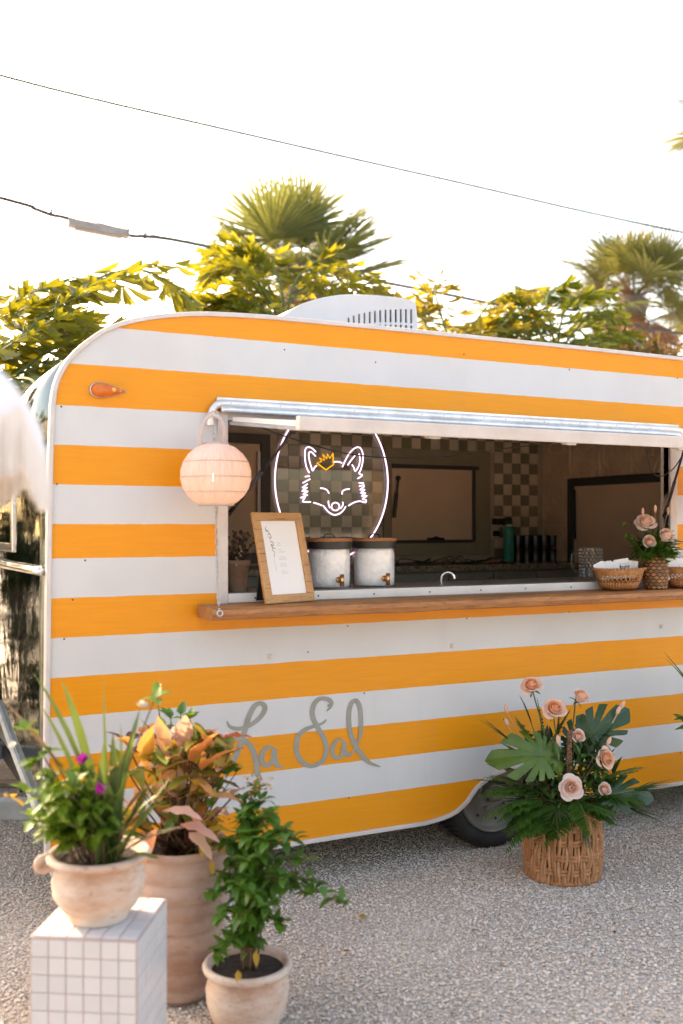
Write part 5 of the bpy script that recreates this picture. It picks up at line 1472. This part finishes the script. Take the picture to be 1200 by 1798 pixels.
for (px, py, c) in ((161, 1329, .06), (200, 1370, .12)):
    mb = MB(); q = p1(px, py, c)
    for k in range(7): blade(mb, q, rdir(30, 90, rng), .034, .022, -.2, 3, .5, W_ovate)
    mb.build('magenta_flower', 'magenta', t, True, fix=False, keep=False)
mb = MB()
for (px, py, c) in ((48, 1380, .08), (175, 1330, .02), (60, 1400, .06), (118, 1345, .0), (205, 1335, .0)):
    blade(mb, p1(px, py, c), rdir(-10, 50, rng), .05, .035, .5, 4, .3, W_ovate)
mb.build('yellow_leaf', 'herb_yellow', t, True, fix=False, keep=False)
for (px, py, c) in ((37, 1302, .05), (255, 1238, .0)):
    mb = MB()
    for k in range(6): blade(mb, p1(px, py, c), rdir(10, 80, rng), .022, .016, .1, 3, .3, W_ovate)
    mb.build('white_flower', 'white_petal', t, True, fix=False, keep=False)

# ------------------------------------------------------------------ tall ribbed urn of croton
UC = gnd(318, 1746)
t = thing('croton_urn', 'tall ribbed terracotta urn of orange and pink croton leaves', 'pot plant', UC)
prof_ = [(.002, 0), (.082, 0), (.086, .012)]
for i in range(81):
    z = .016 + .455 * i / 80
    r_ = .084 + .064 * min(1, z / .33) ** .8
    prof_.append((r_ + .0085 * abs(math.sin(z * PI / .058 + .5 * math.sin(z * 23))) ** .5, z))
prof_ += [(.150, .478), (.160, .486), (.162, .500), (.154, .508), (.142, .505), (.136, .48), (.132, .45), (.002, .45)]
pot(t, prof_, .136, .470, 'terra_urn', wob=lambda a, z: .016 * noise.noise(Vector((math.cos(a) * 2, math.sin(a) * 2, z * 14))) + .022 * noise.noise(Vector((math.cos(a) * 5, math.sin(a) * 5, z * 45))))
S2 = 3.29 / 1748
def p2(px, py, c=0): return cv((px - 318) * S2, 1.55 - (py - 922) * S2, c)
rng = random.Random(52); base = Vector((0, 0, .47)); mb = MB()
spots = []
for i in range(74):
    px = rng.gauss(322, 48); py = rng.uniform(1295, 1470); spots.append((max(232, min(408, px)), py, rng.uniform(-.10, .12)))
for (px, py, c) in spots:
    e = p2(px, py, c); mb.tube(catmull([base + cv(rng.uniform(-.05, .05), 0, rng.uniform(-.05, .05)), base.lerp(e, .6), e], 4), .003, 5, m=2)
    for k in range(3):
        d = rdir(-15, 75, rng); d = (d + TOCAM * .25).normalized()
        mm = rng.choice((0, 0, 0, 0, 4, 4, 5, 5, 5, 3, 1)); blade(mb, e, d, rng.uniform(.070, .120), rng.uniform(.036, .066), rng.uniform(.3, 1.1), 6, .3, W_ovate, None, mm, .22)
for (px, py, mm, dx, dz, c, L, w) in ((300, 1400, 3, .8, .1, .16, .13, .07), (330, 1420, 3, .9, -.1, .17, .13, .06), (345, 1435, 3, .7, -.5, .16, .10, .055), (290, 1430, 0, -.3, -.8, .15, .10, .05), (300, 1320, 0, -.1, 1, .08, .14, .05), (345, 1330, 0, .5, .8, .08, .14, .07), (362, 1340, 0, .6, .6, .10, .14, .07), (285, 1350, 0, .6, .5, .10, .14, .05), (262, 1340, 0, .2, .9, .06, .14, .04), (250, 1320, 0, .4, .9, .05, .13, .035), (365, 1380, 0, .95, .15, .13, .13, .05), (325, 1310, 3, .1, .9, .04, .12, .06)):
    blade(mb, p2(px, py, c), cv(dx, dz, .35), L * 1.15, w * 1.1, .45, 6, .3, W_ovate, None, mm, .15)
mb.build('croton_leaves', ['croton', 'croton_dark', 'stem_brown', 'croton_pink', 'croton_yellow', 'croton_green'], t, True, fix=False, keep=False)
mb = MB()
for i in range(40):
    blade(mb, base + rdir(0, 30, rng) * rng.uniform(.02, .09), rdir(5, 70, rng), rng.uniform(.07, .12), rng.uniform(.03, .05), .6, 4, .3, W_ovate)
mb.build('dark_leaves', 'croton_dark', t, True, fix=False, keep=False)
mb = MB()
for (px, py, c) in ((272, 1222, -.03), (318, 1255, 0), (335, 1260, .02), (300, 1262, 0), (405, 1350, .08), (390, 1320, .05), (360, 1290, .02), (375, 1400, .1), (310, 1440, .14), (350, 1300, .0), (330, 1275, .03), (420, 1345, .08), (290, 1275, .02)):
    e = p2(px, py, c); mb.tube(catmull([base, base.lerp(e, .6), e], 4), .002, 5, m=1)
    for k in range(4): blade(mb, e, rdir(0, 70, rng), rng.uniform(.035, .06), rng.uniform(.024, .036), .5, 4, .3, W_ovate)
mb.build('green_sprigs', ['bush', 'stem_brown'], t, True, fix=False, keep=False)
mb = MB()
for (px, py, c) in ((312, 1290, .05), (396, 1318, .05), (307, 1283, .06)):
    for k in range(9): blade(mb, p2(px + rng.uniform(-7, 7), py + rng.uniform(-7, 7), c), rdir(0, 90, rng), .024, .018, .1, 3, .3, W_ovate)
mb.build('white_flower', 'white_petal', t, True, fix=False, keep=False)

# ------------------------------------------------------------------ low pot with a leafy bush
LC = gnd(435, 1797)
t = thing('potted_bush', 'low cream clay pot of leafy green bush standing on the gravel', 'pot plant', LC)
pot(t, [(.002, 0), (.092, 0), (.098, .008), (.112, .030), (.126, .075), (.130, .115), (.122, .150), (.118, .158), (.126, .166), (.137, .174), (.140, .185), (.134, .195), (.122, .194), (.114, .180), (.110, .165), (.002, .165)], .114, .172, 'terra_pale')
S3 = 3.10 / 1748
def p3(px, py, c=0): return cv((px - 435) * S3, 1.55 - (py - 922) * S3, c)
rng = random.Random(63); base = Vector((0, 0, .17)); mb = MB()
stems = [(465, 1400, 0), (450, 1385, -.03), (480, 1420, .03), (430, 1430, .0), (500, 1450, .04), (420, 1470, -.03), (395, 1480, -.04), (540, 1500, .05), (520, 1470, .0), (470, 1460, .08), (440, 1490, .10), (500, 1520, .10), (575, 1540, .06), (608, 1570, .08), (420, 1530, .10), (385, 1540, -.02), (455, 1540, .14), (480, 1560, .14), (430, 1580, .13), (390, 1590, .05), (370, 1565, .0), (500, 1600, .10), (410, 1630, .10), (385, 1650, .09), (470, 1440, -.06), (400, 1520, -.08), (545, 1545, .10), (440, 1450, .05)]
for (px, py, c) in stems:
    e = p3(px, py, c); b = base + cv(rng.uniform(-.02, .03), 0, rng.uniform(-.02, .02))
    k = (b + UP * (e - b).length * .55) + (e - b) * .25
    P = catmull([b, k, e], 9); mb.tube(P, [.0035 * (1 - .6 * i / len(P)) for i in range(len(P))], 5, m=1)
    for q in P[5:]:
        for s in range(3):
            blade(mb, q + rdir(-30, 30, rng) * .008, rdir(-35, 45, rng), rng.uniform(.030, .062), rng.uniform(.017, .032), .7, 4, .25, W_ovate)
mb.build('bush_leaves', ['bush', 'stem_brown'], t, True, fix=False, keep=False)
mb = MB()
for (px, py) in ((455, 1375), (445, 1385), (470, 1378), (440, 1372), (398, 1432)):
    for k in range(14): blade(mb, p3(px + rng.uniform(-8, 8), py + rng.uniform(-14, 14), 0), rdir(-20, 80, rng), .014, .010, .1, 2, .3, W_ovate)
mb.build('small_yellow_flower', 'croton', t, True, fix=False, keep=False)
mb = MB()
for (px, py, c) in ((425, 1672, .12), (455, 1640, .12), (372, 1510, .0)):
    blade(mb, p3(px, py, c), cv(.1, -.8, .4), .045, .02, .3, 4, .3, W_ovate)
mb.build('yellow_leaf', 'herb_yellow', t, True, fix=False, keep=False)

# ------------------------------------------------------------------ plant reaching in from the right
rc = Vector((3.98, -.42, 0))
t = thing('potted_strap_plant', 'clay pot of long drooping strap leaves beside the rear of the trailer', 'pot plant', rc)
pot(t, [(.002, 0), (.11, 0), (.115, .01), (.15, .30), (.165, .31), (.165, .36), (.15, .36), (.14, .33), (.002, .33)], .142, .335, 'terra_urn')
S4 = 5.05 / 1748
def p4(px, py, c=0):
    return at(px, py, rc.y - .0) - rc + TOCAM * c
rng = random.Random(71); mb = MB(); base = Vector((0, 0, .335))
for (px, py, w, dr) in ((1168, 1163, .018, .25), (1170, 1178, .020, .35), (1230, 1090, .03, .3), (1290, 1070, .03, .3), (1340, 1110, .03, .3), (1360, 1180, .03, .4), (1270, 1040, .03, .2), (1215, 1120, .03, .3), (1310, 1140, .03, .5)):
    e = p4(px, py); d = e - base; blade(mb, base, d + UP * .28 * dr * 2, d.length * 1.06, w, dr, 10, .4, W_strap)
mb.build('strap_leaves', 'strap', t, True, fix=False, keep=False)
mb = MB()
for i in range(60):
    e = p4(rng.uniform(1208, 1330), rng.uniform(1230, 1330), rng.uniform(-.1, .1)); mb.tube([base, e], .002, 4, m=1)
    for k in range(2): blade(mb, e, rdir(-10, 60, rng), rng.uniform(.05, .08), rng.uniform(.03, .045), .6, 4, .3, W_ovate)
for (px, py) in ((1190, 1258), (1192, 1275), (1200, 1270)): blade(mb, p4(px + 18, py + 6), cv(-.9, .15, .2), .075, .045, .4, 4, .3, W_ovate)
mb.build('leaves', ['bush', 'stem'], t, True, fix=False, keep=False)

# ------------------------------------------------------------------ fringed parasol, close by on the left
uc = CAM + RIGHT * -1.265 - TOCAM * 1.52; uc.z = 0
t = thing('fringed_parasol', 'white canvas parasol with a long cream fringe', 'parasol', uc, R(12))
mb = MB(); UR = .80
def can(u, v):
    a = 2 * PI * u; g = abs(((u * 8) % 1) - .5) * 2
    r_ = UR * v * (1 - .035 * (1 - g ** 2)); z = 1.752 + .40 * (1 - v ** 2) - .035 * (1 - g ** 2) * v
    return Vector((r_ * math.cos(a), r_ * math.sin(a), z))
mb.grid(can, 96, 12); mb.build('canopy', 'canvas', t, True, keep=False)
mb = MB()
def val(u, v):
    p = can(u, 1); g = ((u * 16) % 1); p.z -= v * (.035 + .028 * math.sin(PI * g)); p.x *= 1 + .01 * v; p.y *= 1 + .01 * v; return p
mb.grid(val, 192, 3); mb.build('valance', 'canvas', t, True, keep=False)
mb = MB(); rng = random.Random(88)
for i in range(2200):
    u = i / 2200; p = val(u, 1); L = .085 * rng.uniform(.88, 1.05); sw = Vector((rng.uniform(-.006, .006), rng.uniform(-.006, .006), 0))
    mb.tube([p + UP * .004, p - UP * L * .5 + sw * .6, p - UP * L + sw], .0021, 3, caps=False)
tag(mb.build('fringe', 'fringe', t, keep=False, fix=False), kind='stuff')
MB().tube([(0, 0, .03), (0, 0, 2.22)], .019, 12).ball((0, 0, 2.23), .03, 10).build('pole', 'old_board', t, True, keep=False)
for k in range(8):
    a = 2 * PI * k / 8; MB().tube([(0, 0, 2.13), tuple(Vector((UR * .55 * math.cos(a), UR * .55 * math.sin(a), 2.0))), tuple(Vector((UR * .98 * math.cos(a), UR * .98 * math.sin(a), 1.755)))], .006, 5).build('rib', 'old_board', t, keep=False)
MB().lathe([(.002, 0), (.24, 0), (.25, .01), (.25, .05), (.05, .07), (.03, .18), (.002, .18)], 32).build('base', 'frame_grey', t, True, keep=False)

# ------------------------------------------------------------------ litter on the gravel, board under the hitch
def litter(name, label, px, py, L, w, m, az, cat='leaf'):
    mb = MB(); blade(mb, (0, 0, .006), (math.cos(az), math.sin(az), .25), L, w, .7, 5, .35, W_ovate)
    if cat == 'flower':
        for k in range(1, 5): blade(mb, (0, 0, .006), (math.cos(az + k * 1.26), math.sin(az + k * 1.26), .3), L, w, .7, 5, .35, W_ovate)
    o = bpy.data.objects.new(name, mb.mesh(name, m, True, False)); p = gnd(px, py, .006); o.matrix_basis = Matrix.Translation(p); link(o); tag(o, label, cat)
litter('fallen_flower', 'yellow fallen flower lying on the gravel beside the low pot', 637, 1612, .022, .014, 'herb_yellow', .5, 'flower')
litter('fallen_leaf', 'small rust brown dead leaf lying on open gravel', 830, 1638, .026, .013, 'sabal_dead', .2)
litter('fallen_leaf', 'dark curled dead leaf lying in front of the wicker basket', 1080, 1641, .020, .015, 'croton_dark', 1.2)
litter('fallen_leaf', 'broad tan dead leaf lying next to the low cream pot', 603, 1674, .030, .018, 'sabal_dead', -.3)
mb = MB(); rng = random.Random(99)
for i in range(260):
    x, y = rng.uniform(-.6, 4.8), rng.uniform(-2.0, .5) ; az = rng.uniform(0, 6.28); L = rng.uniform(.008, .022)
    if rng.random() < .35: mb.tube([(x, y, .009), (x + math.cos(az) * L * 1.6, y + math.sin(az) * L * 1.6, .010)], .0012, 4, m=1)
    else: blade(mb, (x, y, .008), (math.cos(az), math.sin(az), .25), L, L * rng.uniform(.3, .55), .8, 3, .35, W_ovate, None, rng.choice((0, 0, 2)))
tag(mb.build('leaf_litter', ['sabal_dead', 'stem_brown', 'croton_dark'], None, True, fix=False), 'scattered bits of dead leaf and twig on the gravel', 'litter', None, 'stuff')
mb = MB().box((0, 0, .014), (1.5, .09, .028)); o = mb.build('loose_board', 'old_board'); o.location = (.95, 2.25, 0); o.rotation_euler = (0, 0, R(-24)); tag(o, 'weathered board lying on the gravel under the tow hitch', 'board')

# ------------------------------------------------------------------ palms and shrubs behind
def fan_frond_mesh(name, R_, petiole, seed, m, droop=.35):
    """a fan palm leaf along +x: stalk, then a pleated fan that splits into pointed strips"""
    rng = random.Random(seed); mb = MB(); n = 44
    mb.tube([(0, 0, 0), (petiole * .6, 0, petiole * .06), (petiole, 0, petiole * .05)], [.022, .016, .012], 5, m=1)
    for k in range(n):
        a = (k / (n - 1) - .5) * R(215); L = R_ * (.72 + .28 * math.cos(a * .7)) * rng.uniform(.9, 1.05)
        p = Vector((petiole, 0, petiole * .05)) + Vector((abs(math.cos(a)) * .0, 0, 0))
        d = Vector((math.cos(a), math.sin(a), .22 * math.cos(a * .9) + .12 * abs(math.sin(a)) + rng.uniform(-.04, .04)))
        wmax = 2 * L * .5 * math.sin(R(215) / (n - 1) / 2) * 1.05
        def pr(u): return max(.03, u / .42 if u < .42 else max(0, 1 - (u - .42) / .58) ** 1.25)
        side = Vector((-math.sin(a), math.cos(a), 0))
        blade(mb, p, d, L, wmax, droop * rng.uniform(.6, 1.7), 6, .55, pr, side)
    return mb.mesh(name, [m, 'stem'], False, False)
def fan_palm(label, crown, scale, m, seed, nf=26, dead=6, group='fan palms behind the trailer'):
    base = Vector((crown.x, crown.y, 0)); rng = random.Random(seed)
    t = thing('fan_palm', label, 'palm', base, 0, group)
    H = crown.z
    P = [(.10 * math.sin(i * .5 + seed), .06 * math.cos(i * .4), H * i / 14 - (.05 if i == 0 else 0)) for i in range(15)]; P[-1] = (0, 0, H)
    MB().tube(P, [.24 * scale * (1.15 - .3 * i / 14) for i in range(15)], 14).build('trunk', 'palm_trunk', t, True, keep=False)
    ms = [fan_frond_mesh('frond', .98 * scale, .62 * scale, seed * 10 + k, m, .25 + .15 * k) for k in range(3)]
    dm = fan_frond_mesh('dead_frond', .72 * scale, .5 * scale, seed * 10 + 7, 'sabal_dead', 1.5)
    for k in range(nf):
        az = k * 2.39996 + rng.uniform(-.25, .25); f = (k + .5) / nf
        el = R(78 - 108 * f + rng.uniform(-10, 10))
        e = Euler((rng.uniform(-.5, .5), -el, az), 'XYZ')
        piece('frond', ms[k % 3], t, (0, 0, H - .05 + .12 * (1 - f) * scale), e.to_quaternion(), ((.56 + .42 * f) * rng.uniform(.88, 1.1),) * 3)
    for k in range(dead):
        az = k * 2 * PI / dead + rng.uniform(-.4, .4); piece('dead_frond', dm, t, (0, 0, H - .12), Euler((rng.uniform(-.4, .4), R(rng.uniform(25, 65)), az)).to_quaternion(), (rng.uniform(.8, 1.1),) * 3)
    mb = MB()
    for k in range(60):
        d = rdir(5, 60, rng); L = rng.uniform(.3, .75) * scale; mb.tube([(0, 0, H), Vector((0, 0, H)) + d * L * .6, Vector((0, 0, H - .12)) + d * L], .008, 4)
    tag(mb.build('flower_stalks', 'sabal_dead', t, keep=False), kind='stuff')
    return t
fan_palm('tall fan palm with grey-green fronds rising behind the roof air conditioner', at(530, 505, 13), 2.1, 'sabal', 3, 24, 14)
fan_palm('tall golden fan palm standing in front of the dark thick cable', at(1112, 525, 12), 1.6, 'sabal_gold', 5, 28, 7)
fan_palm('tall golden fan palm at the end of the roofline with drooping fronds', at(1266, 545, 12), 1.1, 'sabal_gold', 6, 24, 5)
fan_palm('tallest yellow-tipped fan palm reaching up to the thin wire', at(1290, 205, 8), .98, 'sabal_gold', 7, 24, 4)

def fishtail_frond(pts, Lsec, leaf, rng, nsec=13, gap=1.0, sparse=1.0):
    """an arching twice-divided frond with ragged wedge leaflets"""
    mb = MB(); P = catmull(pts, 8); n = len(P)
    mb.tube(P, [.016 * (1 - .8 * i / n) + .002 for i in range(n)], 5, m=1)
    for k in range(nsec * 2):
        u = .16 + .84 * (k + .5) / (nsec * 2); i = min(n - 2, int(u * (n - 1))); p = P[i]; tg = (P[i + 1] - P[i]).normalized()
        sd = tg.cross(UP); sd = sd.normalized() if sd.length > .1 else Vector((1, 0, 0))
        s = -1 if k % 2 else 1
        d = (sd * s * (1.0 - .55 * u) + tg * (.45 + .7 * u) + UP * rng.uniform(-.35, .25)).normalized()
        L = Lsec * (1 - .5 * u ** 2) * rng.uniform(.75, 1.1); m_ = max(3, int(L / leaf * 1.35 * sparse))
        q = p.copy(); Q = [q.copy()]
        for j in range(m_):
            q = q + d * (L / m_); Q.append(q.copy()); d = (d + Vector((0, 0, -.10))).normalized()
            s2 = d.cross(UP); s2 = s2.normalized() if s2.length > .1 else sd
            for sg in ((-1, 1) if j < m_ - 1 else (-1, 0, 1)):
                if rng.random() > sparse: continue
                ld = (s2 * sg * .8 + d * .8 + UP * rng.uniform(-.75, .2)).normalized()
                wd = ld.cross(Vector((rng.uniform(-.6, .6), rng.uniform(-.6, .6), 1))).normalized(); l = leaf * rng.uniform(.75, 1.25); w = l * rng.uniform(.40, .62)
                nm = ld.cross(wd) * l * .08
                a = q
                v = [a, a + ld * l * .5 + wd * w * .30, a + ld * l * .98 + wd * w * .62, a + ld * l * .82 + wd * w * .30 + nm, a + ld * l * 1.0 + wd * w * .10, a + ld * l * .80 - wd * w * .10 + nm, a + ld * l * .92 - wd * w * .34, a + ld * l * .66 - wd * w * .38, a + ld * l * .40 - wd * w * .25, a + ld * l * .5 + nm * 1.2]
                mb.add(v, [(0, 1, 9), (1, 2, 3, 9), (3, 4, 5, 9), (5, 6, 7, 9), (7, 8, 9), (8, 0, 9)], 0)
        mb.tube(Q, .004, 4, m=1, caps=False)
    return mb
def fishtail_palm(label, foot, fronds, m, seed, Lsec=.42, leaf=.19, group='fishtail palms behind the trailer', extra=5, sparse=1.0):
    t = thing('fishtail_palm', label, 'palm', foot, 0, group); rng = random.Random(seed)
    hub = Vector(foot) + Vector((0, 0, min(f[0].z for f in fronds) - .1))
    MB().tube([Vector((0, 0, -.03)), (hub - foot) * .5 + Vector((.04, .03, 0)), hub - foot], [.07, .06, .05], 10).build('trunk', 'palm_trunk', t, True, keep=False)
    for f in fronds:
        pts = [hub] + f
        mb = fishtail_frond([p - foot for p in pts], Lsec, leaf, rng, 12, sparse=sparse); mb.build('frond', [m, 'stem'], t, False, fix=False, keep=False)
    for k in range(extra):
        az = rng.uniform(0, 2 * PI); o = hub - foot; L = rng.uniform(1.0, 1.5)
        h = Vector((math.cos(az), math.sin(az), 0))
        mb = fishtail_frond([o, o + h * L * .3 + UP * L * .15, o + h * L * .7 + UP * L * .12, o + h * L + UP * -.15 * L], Lsec, leaf, rng, 10, sparse=sparse); mb.build('frond', [m, 'stem'], t, False, fix=False, keep=False)
    return t
def fr(Y, *pts): return [at(x, y, Y + .08 * i) for i, (x, y) in enumerate(pts)]
f0 = at(-40, 1000, 2.9); f0.z = 0
fishtail_palm('fishtail palm with a long arching frond beside the rounded trailer front', f0,
    [fr(2.6, (-20, 640), (40, 588), (105, 532), (180, 486), (250, 474), (312, 505)), fr(3.0, (-30, 590), (20, 535), (75, 505), (120, 490)), fr(2.7, (-10, 690), (45, 645), (95, 612), (150, 585)), fr(3.1, (-20, 640), (30, 600), (70, 570), (120, 560)), fr(2.9, (0, 720), (50, 690), (90, 670), (110, 680))],
    'fishtail', 11, .38, .195, extra=5, sparse=.8)
f1 = at(500, 1000, 4.2); f1.z = 0
fishtail_palm('bushy yellow-green fishtail palm growing below the grey-green fan palm', f1,
    [fr(4.1, (500, 590), (470, 520), (435, 478), (395, 470)), fr(4.2, (505, 580), (510, 520), (530, 480), (575, 468)), fr(4.0, (515, 590), (560, 535), (605, 500), (650, 505)), fr(4.1, (480, 600), (430, 550), (390, 530), (352, 548)), fr(4.4, (495, 560), (470, 500), (440, 462), (405, 450)), fr(3.9, (500, 600), (480, 560), (450, 535), (410, 525)), fr(3.9, (520, 600), (545, 565), (590, 540), (630, 545)), fr(4.3, (500, 570), (495, 510), (480, 470), (470, 455))],
    'fishtail', 12, .42, .20, extra=2, sparse=.62)
f2 = at(850, 1000, 4.2); f2.z = 0
fishtail_palm('golden fishtail palm growing next to the air conditioner vents', f2,
    [fr(4.1, (800, 620), (780, 570), (768, 530), (762, 502)), fr(4.2, (800, 620), (835, 565), (870, 525), (915, 510)), fr(4.3, (790, 625), (800, 590), (820, 570), (850, 560)), fr(4.0, (800, 630), (760, 590), (745, 560), (740, 545)), fr(4.2, (830, 625), (870, 580), (910, 555), (940, 560))],
    'fishtail_gold', 13, .34, .18, extra=1, sparse=.48)
f3 = at(985, 1000, 4.4); f3.z = 0
fishtail_palm('deep green fishtail palm growing between the golden palm and the fan palms', f3,
    [fr(4.3, (980, 620), (985, 570), (1000, 530), (1045, 512)), fr(4.3, (970, 620), (940, 575), (905, 550), (880, 560)), fr(4.2, (985, 620), (1015, 575), (1045, 548), (1065, 552)), fr(4.4, (975, 610), (965, 560), (960, 525), (975, 505)), fr(4.0, (985, 630), (1020, 600), (1060, 585), (1100, 590)), fr(4.1, (975, 630), (930, 595), (890, 585), (850, 590))],
    'fishtail_deep', 14, .38, .19, extra=1, sparse=.58)
def leafy_shrub(label, loc, w, h, m, seed, n=1500, leaf=.11, cat='shrub', group='shrubs behind the trailer', prof=W_leaf, wl=.38):
    t = thing('leafy_shrub', label, cat, loc, 0, group); rng = random.Random(seed); mb = MB(); sm = MB()
    for k in range(14):
        d = rdir(45, 85, rng); e = Vector((d.x * w * .8, d.y * w * .8, h * rng.uniform(.6, .95))); sm.tube([(0, 0, -.02), (e.x * .3, e.y * .3, e.z * .5), e], [.03, .02, .006], 6)
    sm.build('stems', 'palm_trunk', t, True, keep=False)
    cl = [(Vector((rng.gauss(0, .45) * w, rng.gauss(0, .45) * w, h * rng.uniform(.12, .98))), rng.uniform(.2, .42) * w) for _ in range(26)]
    for i in range(n):
        c, r_ = rng.choice(cl); p = c + rdir(-90, 90, rng) * r_ * rng.random() ** .5
        if p.z < .02: continue
        blade(mb, p, rdir(-35, 60, rng), leaf * rng.uniform(.6, 1.3), leaf * wl * rng.uniform(.8, 1.2), .6, 3, .3, prof)
    mb.build('crown', m, t, False, fix=False, keep=False)
    return t
def ground_under(px, Y): p = at(px, 1000, Y); p.z = 0; return p
leafy_shrub('rust and olive strappy shrub below the golden fan palm', ground_under(1110, 3.7), .75, 3.32, 'rust', 21, 2600, .26, prof=W_strap, wl=.16)
leafy_shrub('rust and olive strappy shrub below the last drooping fan palm', ground_under(1230, 3.7), .75, 3.42, 'rust', 22, 2200, .26, prof=W_strap, wl=.16)
leafy_shrub('dark leafy shrub growing behind the tow hitch', Vector((.55, 4.0, 0)), .8, 2.75, 'hedge', 23, 4200, .14)
leafy_shrub('unseen tall dark leafy shrub added between the fishtail palm and the tow hitch to block sun', Vector((-.62, 3.0, 0)), .85, 3.4, 'hedge', 24, 5200, .14)  # added out of view to keep sun off the front skin
leafy_shrub('unseen tall dark leafy shrub added beyond the parasol for shade', Vector((-2.6, 3.2, 0)), 1.0, 3.2, 'hedge', 25, 3200, .15)  # added outside the view to shade the left side
leafy_shrub('unseen tall dark leafy shrub added beside the coupler end of the hitch for shade', Vector((-3.4, 1.2, 0)), .9, 2.9, 'hedge', 26, 2600, .15)  # another unseen shrub added on the left for shade
leafy_shrub('unseen dark leafy shrub added behind the trailer under the air conditioner as a light block', Vector((1.9, 3.1, 0)), .7, 1.9, 'hedge', 27, 2600, .14)  # this and the next two are added to darken the ground under the trailer
leafy_shrub('unseen dark leafy shrub added behind the trailer under the golden palm as a light block', Vector((3.3, 3.1, 0)), .7, 1.9, 'hedge', 28, 2600, .14)
leafy_shrub('unseen dark leafy shrub added behind the rear end of the trailer as a light block', Vector((4.7, 3.0, 0)), .7, 1.9, 'hedge', 29, 2600, .14)
leafy_shrub('unseen slim dark leafy shrub added for the aluminium trailer end to reflect', Vector((.22, 2.5, 0)), .42, 2.6, 'hedge', 35, 4200, .11)  # added out of view so the polished skin mirrors dark green
leafy_shrub('low dark ground cover plant growing under the tow hitch', Vector((.45, 2.75, 0)), .42, .55, 'hedge', 31, 1500, .10)
leafy_shrub('low dark ground cover plant growing behind the loose board', Vector((1.15, 2.95, 0)), .42, .6, 'hedge', 32, 1500, .10)
leafy_shrub('low dark ground cover plant growing beside the jack stand', Vector((-.35, 2.2, 0)), .42, .5, 'hedge', 33, 1500, .10)
def broad_tree(label, loc, H, rad, seed, n=5200):
    t = thing('light_block_tree', label, 'tree', loc, 0, 'added sun-blocking trees beyond the tow hitch'); rng = random.Random(seed)
    tr = MB(); tr.tube([(0, 0, -.05), (.1, .05, H * .3), (0, .1, H * .6), (.1, 0, H * .85)], [.2, .16, .11, .04], 10)
    cl = []
    for k in range(24):
        d = rdir(-10, 80, rng); c = Vector((0, 0, H * .62)) + Vector((d.x * rad, d.y * rad, d.z * rad * .9)) * rng.uniform(.45, .95); cl.append((c, rng.uniform(.35, .6) * rad * .6))
        tr.tube([(0, .08, H * rng.uniform(.35, .7)), c * .6 + Vector((0, 0, H * .25)), c], [.06, .035, .012], 6)
    tr.build('trunk', 'palm_trunk', t, True, keep=False); mb = MB()
    for i in range(n):
        c, r_ = rng.choice(cl); p = c + rdir(-90, 90, rng) * r_ * rng.random() ** .4
        blade(mb, p, rdir(-50, 50, rng), rng.uniform(.14, .26), rng.uniform(.07, .12), .5, 2, .3, W_ovate)
    mb.build('crown', 'hedge', t, False, fix=False, keep=False)
broad_tree('unseen tall broadleaf tree added beyond the tow hitch to block sun', Vector((-2.0, 7.2, 0)), 4.9, 2.1, 41)  # added out of view to shade the trailer front and left ground
broad_tree('unseen spreading broadleaf tree added beyond the parasol to block sun', Vector((-4.4, 5.6, 0)), 7.2, 2.5, 42)  # added out of view to take the sun off the parasol
src = [o for o in bpy.data.objects if o.name.startswith('light_block_tree')]
for k, (x, y, sc_) in enumerate(((-9, -7.5, .95), (-6.2, -10.5, 1.0), (-2.6, -12.5, .9), (1.2, -13.2, 1.0), (5.2, -13.0, .95), (9.0, -12.0, 1.05), (12.5, -9.0, 1.0), (14.5, -4.5, 1.0))):  # added row behind the camera, holding back low sky light
    so = src[k % 2]; o = so.copy(); C.objects.link(o); o.location = (x, y, 0); o.rotation_euler = (0, 0, k * 1.3); o.scale = (sc_, sc_, sc_)
    o['label'] = 'unseen broadleaf tree added facing the serving side to block low sky light'; o['group'] = 'added trees blocking low sky light across the gravel yard'
    for ch in so.children:
        c = ch.copy(); C.objects.link(c); c.parent = o

# ------------------------------------------------------------------ overhead wires
WY = 9.0
def wire(name, label, pts, r_, m, Y=WY):
    P = catmull([at(x, y, Y) for x, y in pts], 6)
    o = thing(name, label, 'cable', P[len(P) // 2], 0)
    MB().tube(P, r_, 6).build('wire', m, o, True)
    return o
wire('overhead_wire', 'thin dark green overhead wire crossing the open sky', [(-700, -70), (0, 132), (400, 228), (800, 319), (1200, 408), (1900, 545)], .017, 'cable', 8.0)
t = wire('overhead_cable', 'thick dark overhead cable with a grey splice box', [(-600, 190), (0, 347), (60, 366), (90, 377), (122, 384), (222, 412), (255, 415), (300, 420), (385, 437), (520, 465), (650, 491), (780, 516), (905, 541), (1030, 560), (1120, 572), (1200, 586), (1800, 660)], .026, 'cable_thick')
a, b = at(121, 391, WY), at(224, 411, WY)
d = (b - a).normalized(); rot = Matrix((d, UP.cross(d).normalized(), d.cross(UP.cross(d).normalized()))).transposed()
L = (b - a).length
MB().box((a + b) / 2, (L, .13, .105), rot).box((a + b) / 2 - UP * .062, (L * .8, .10, .03), rot).box(a, (.03, .15, .125), rot).box(b, (.03, .15, .125), rot).build('splice_box', 'splice', t, bevel=.01)
for px, py in ((90, 374), (255, 414)):
    MB().box(at(px, py, WY), (.035, .05, .085)).build('clamp', 'cable_thick', t, bevel=.006)
MB().tube(catmull([at(x, y, WY - .03) for x, y in ((40, 352), (75, 362), (90, 367), (124, 377), (224, 404), (255, 409), (330, 425), (420, 443))], 5), .007, 5).build('lashing_wire', 'cable', t, True)
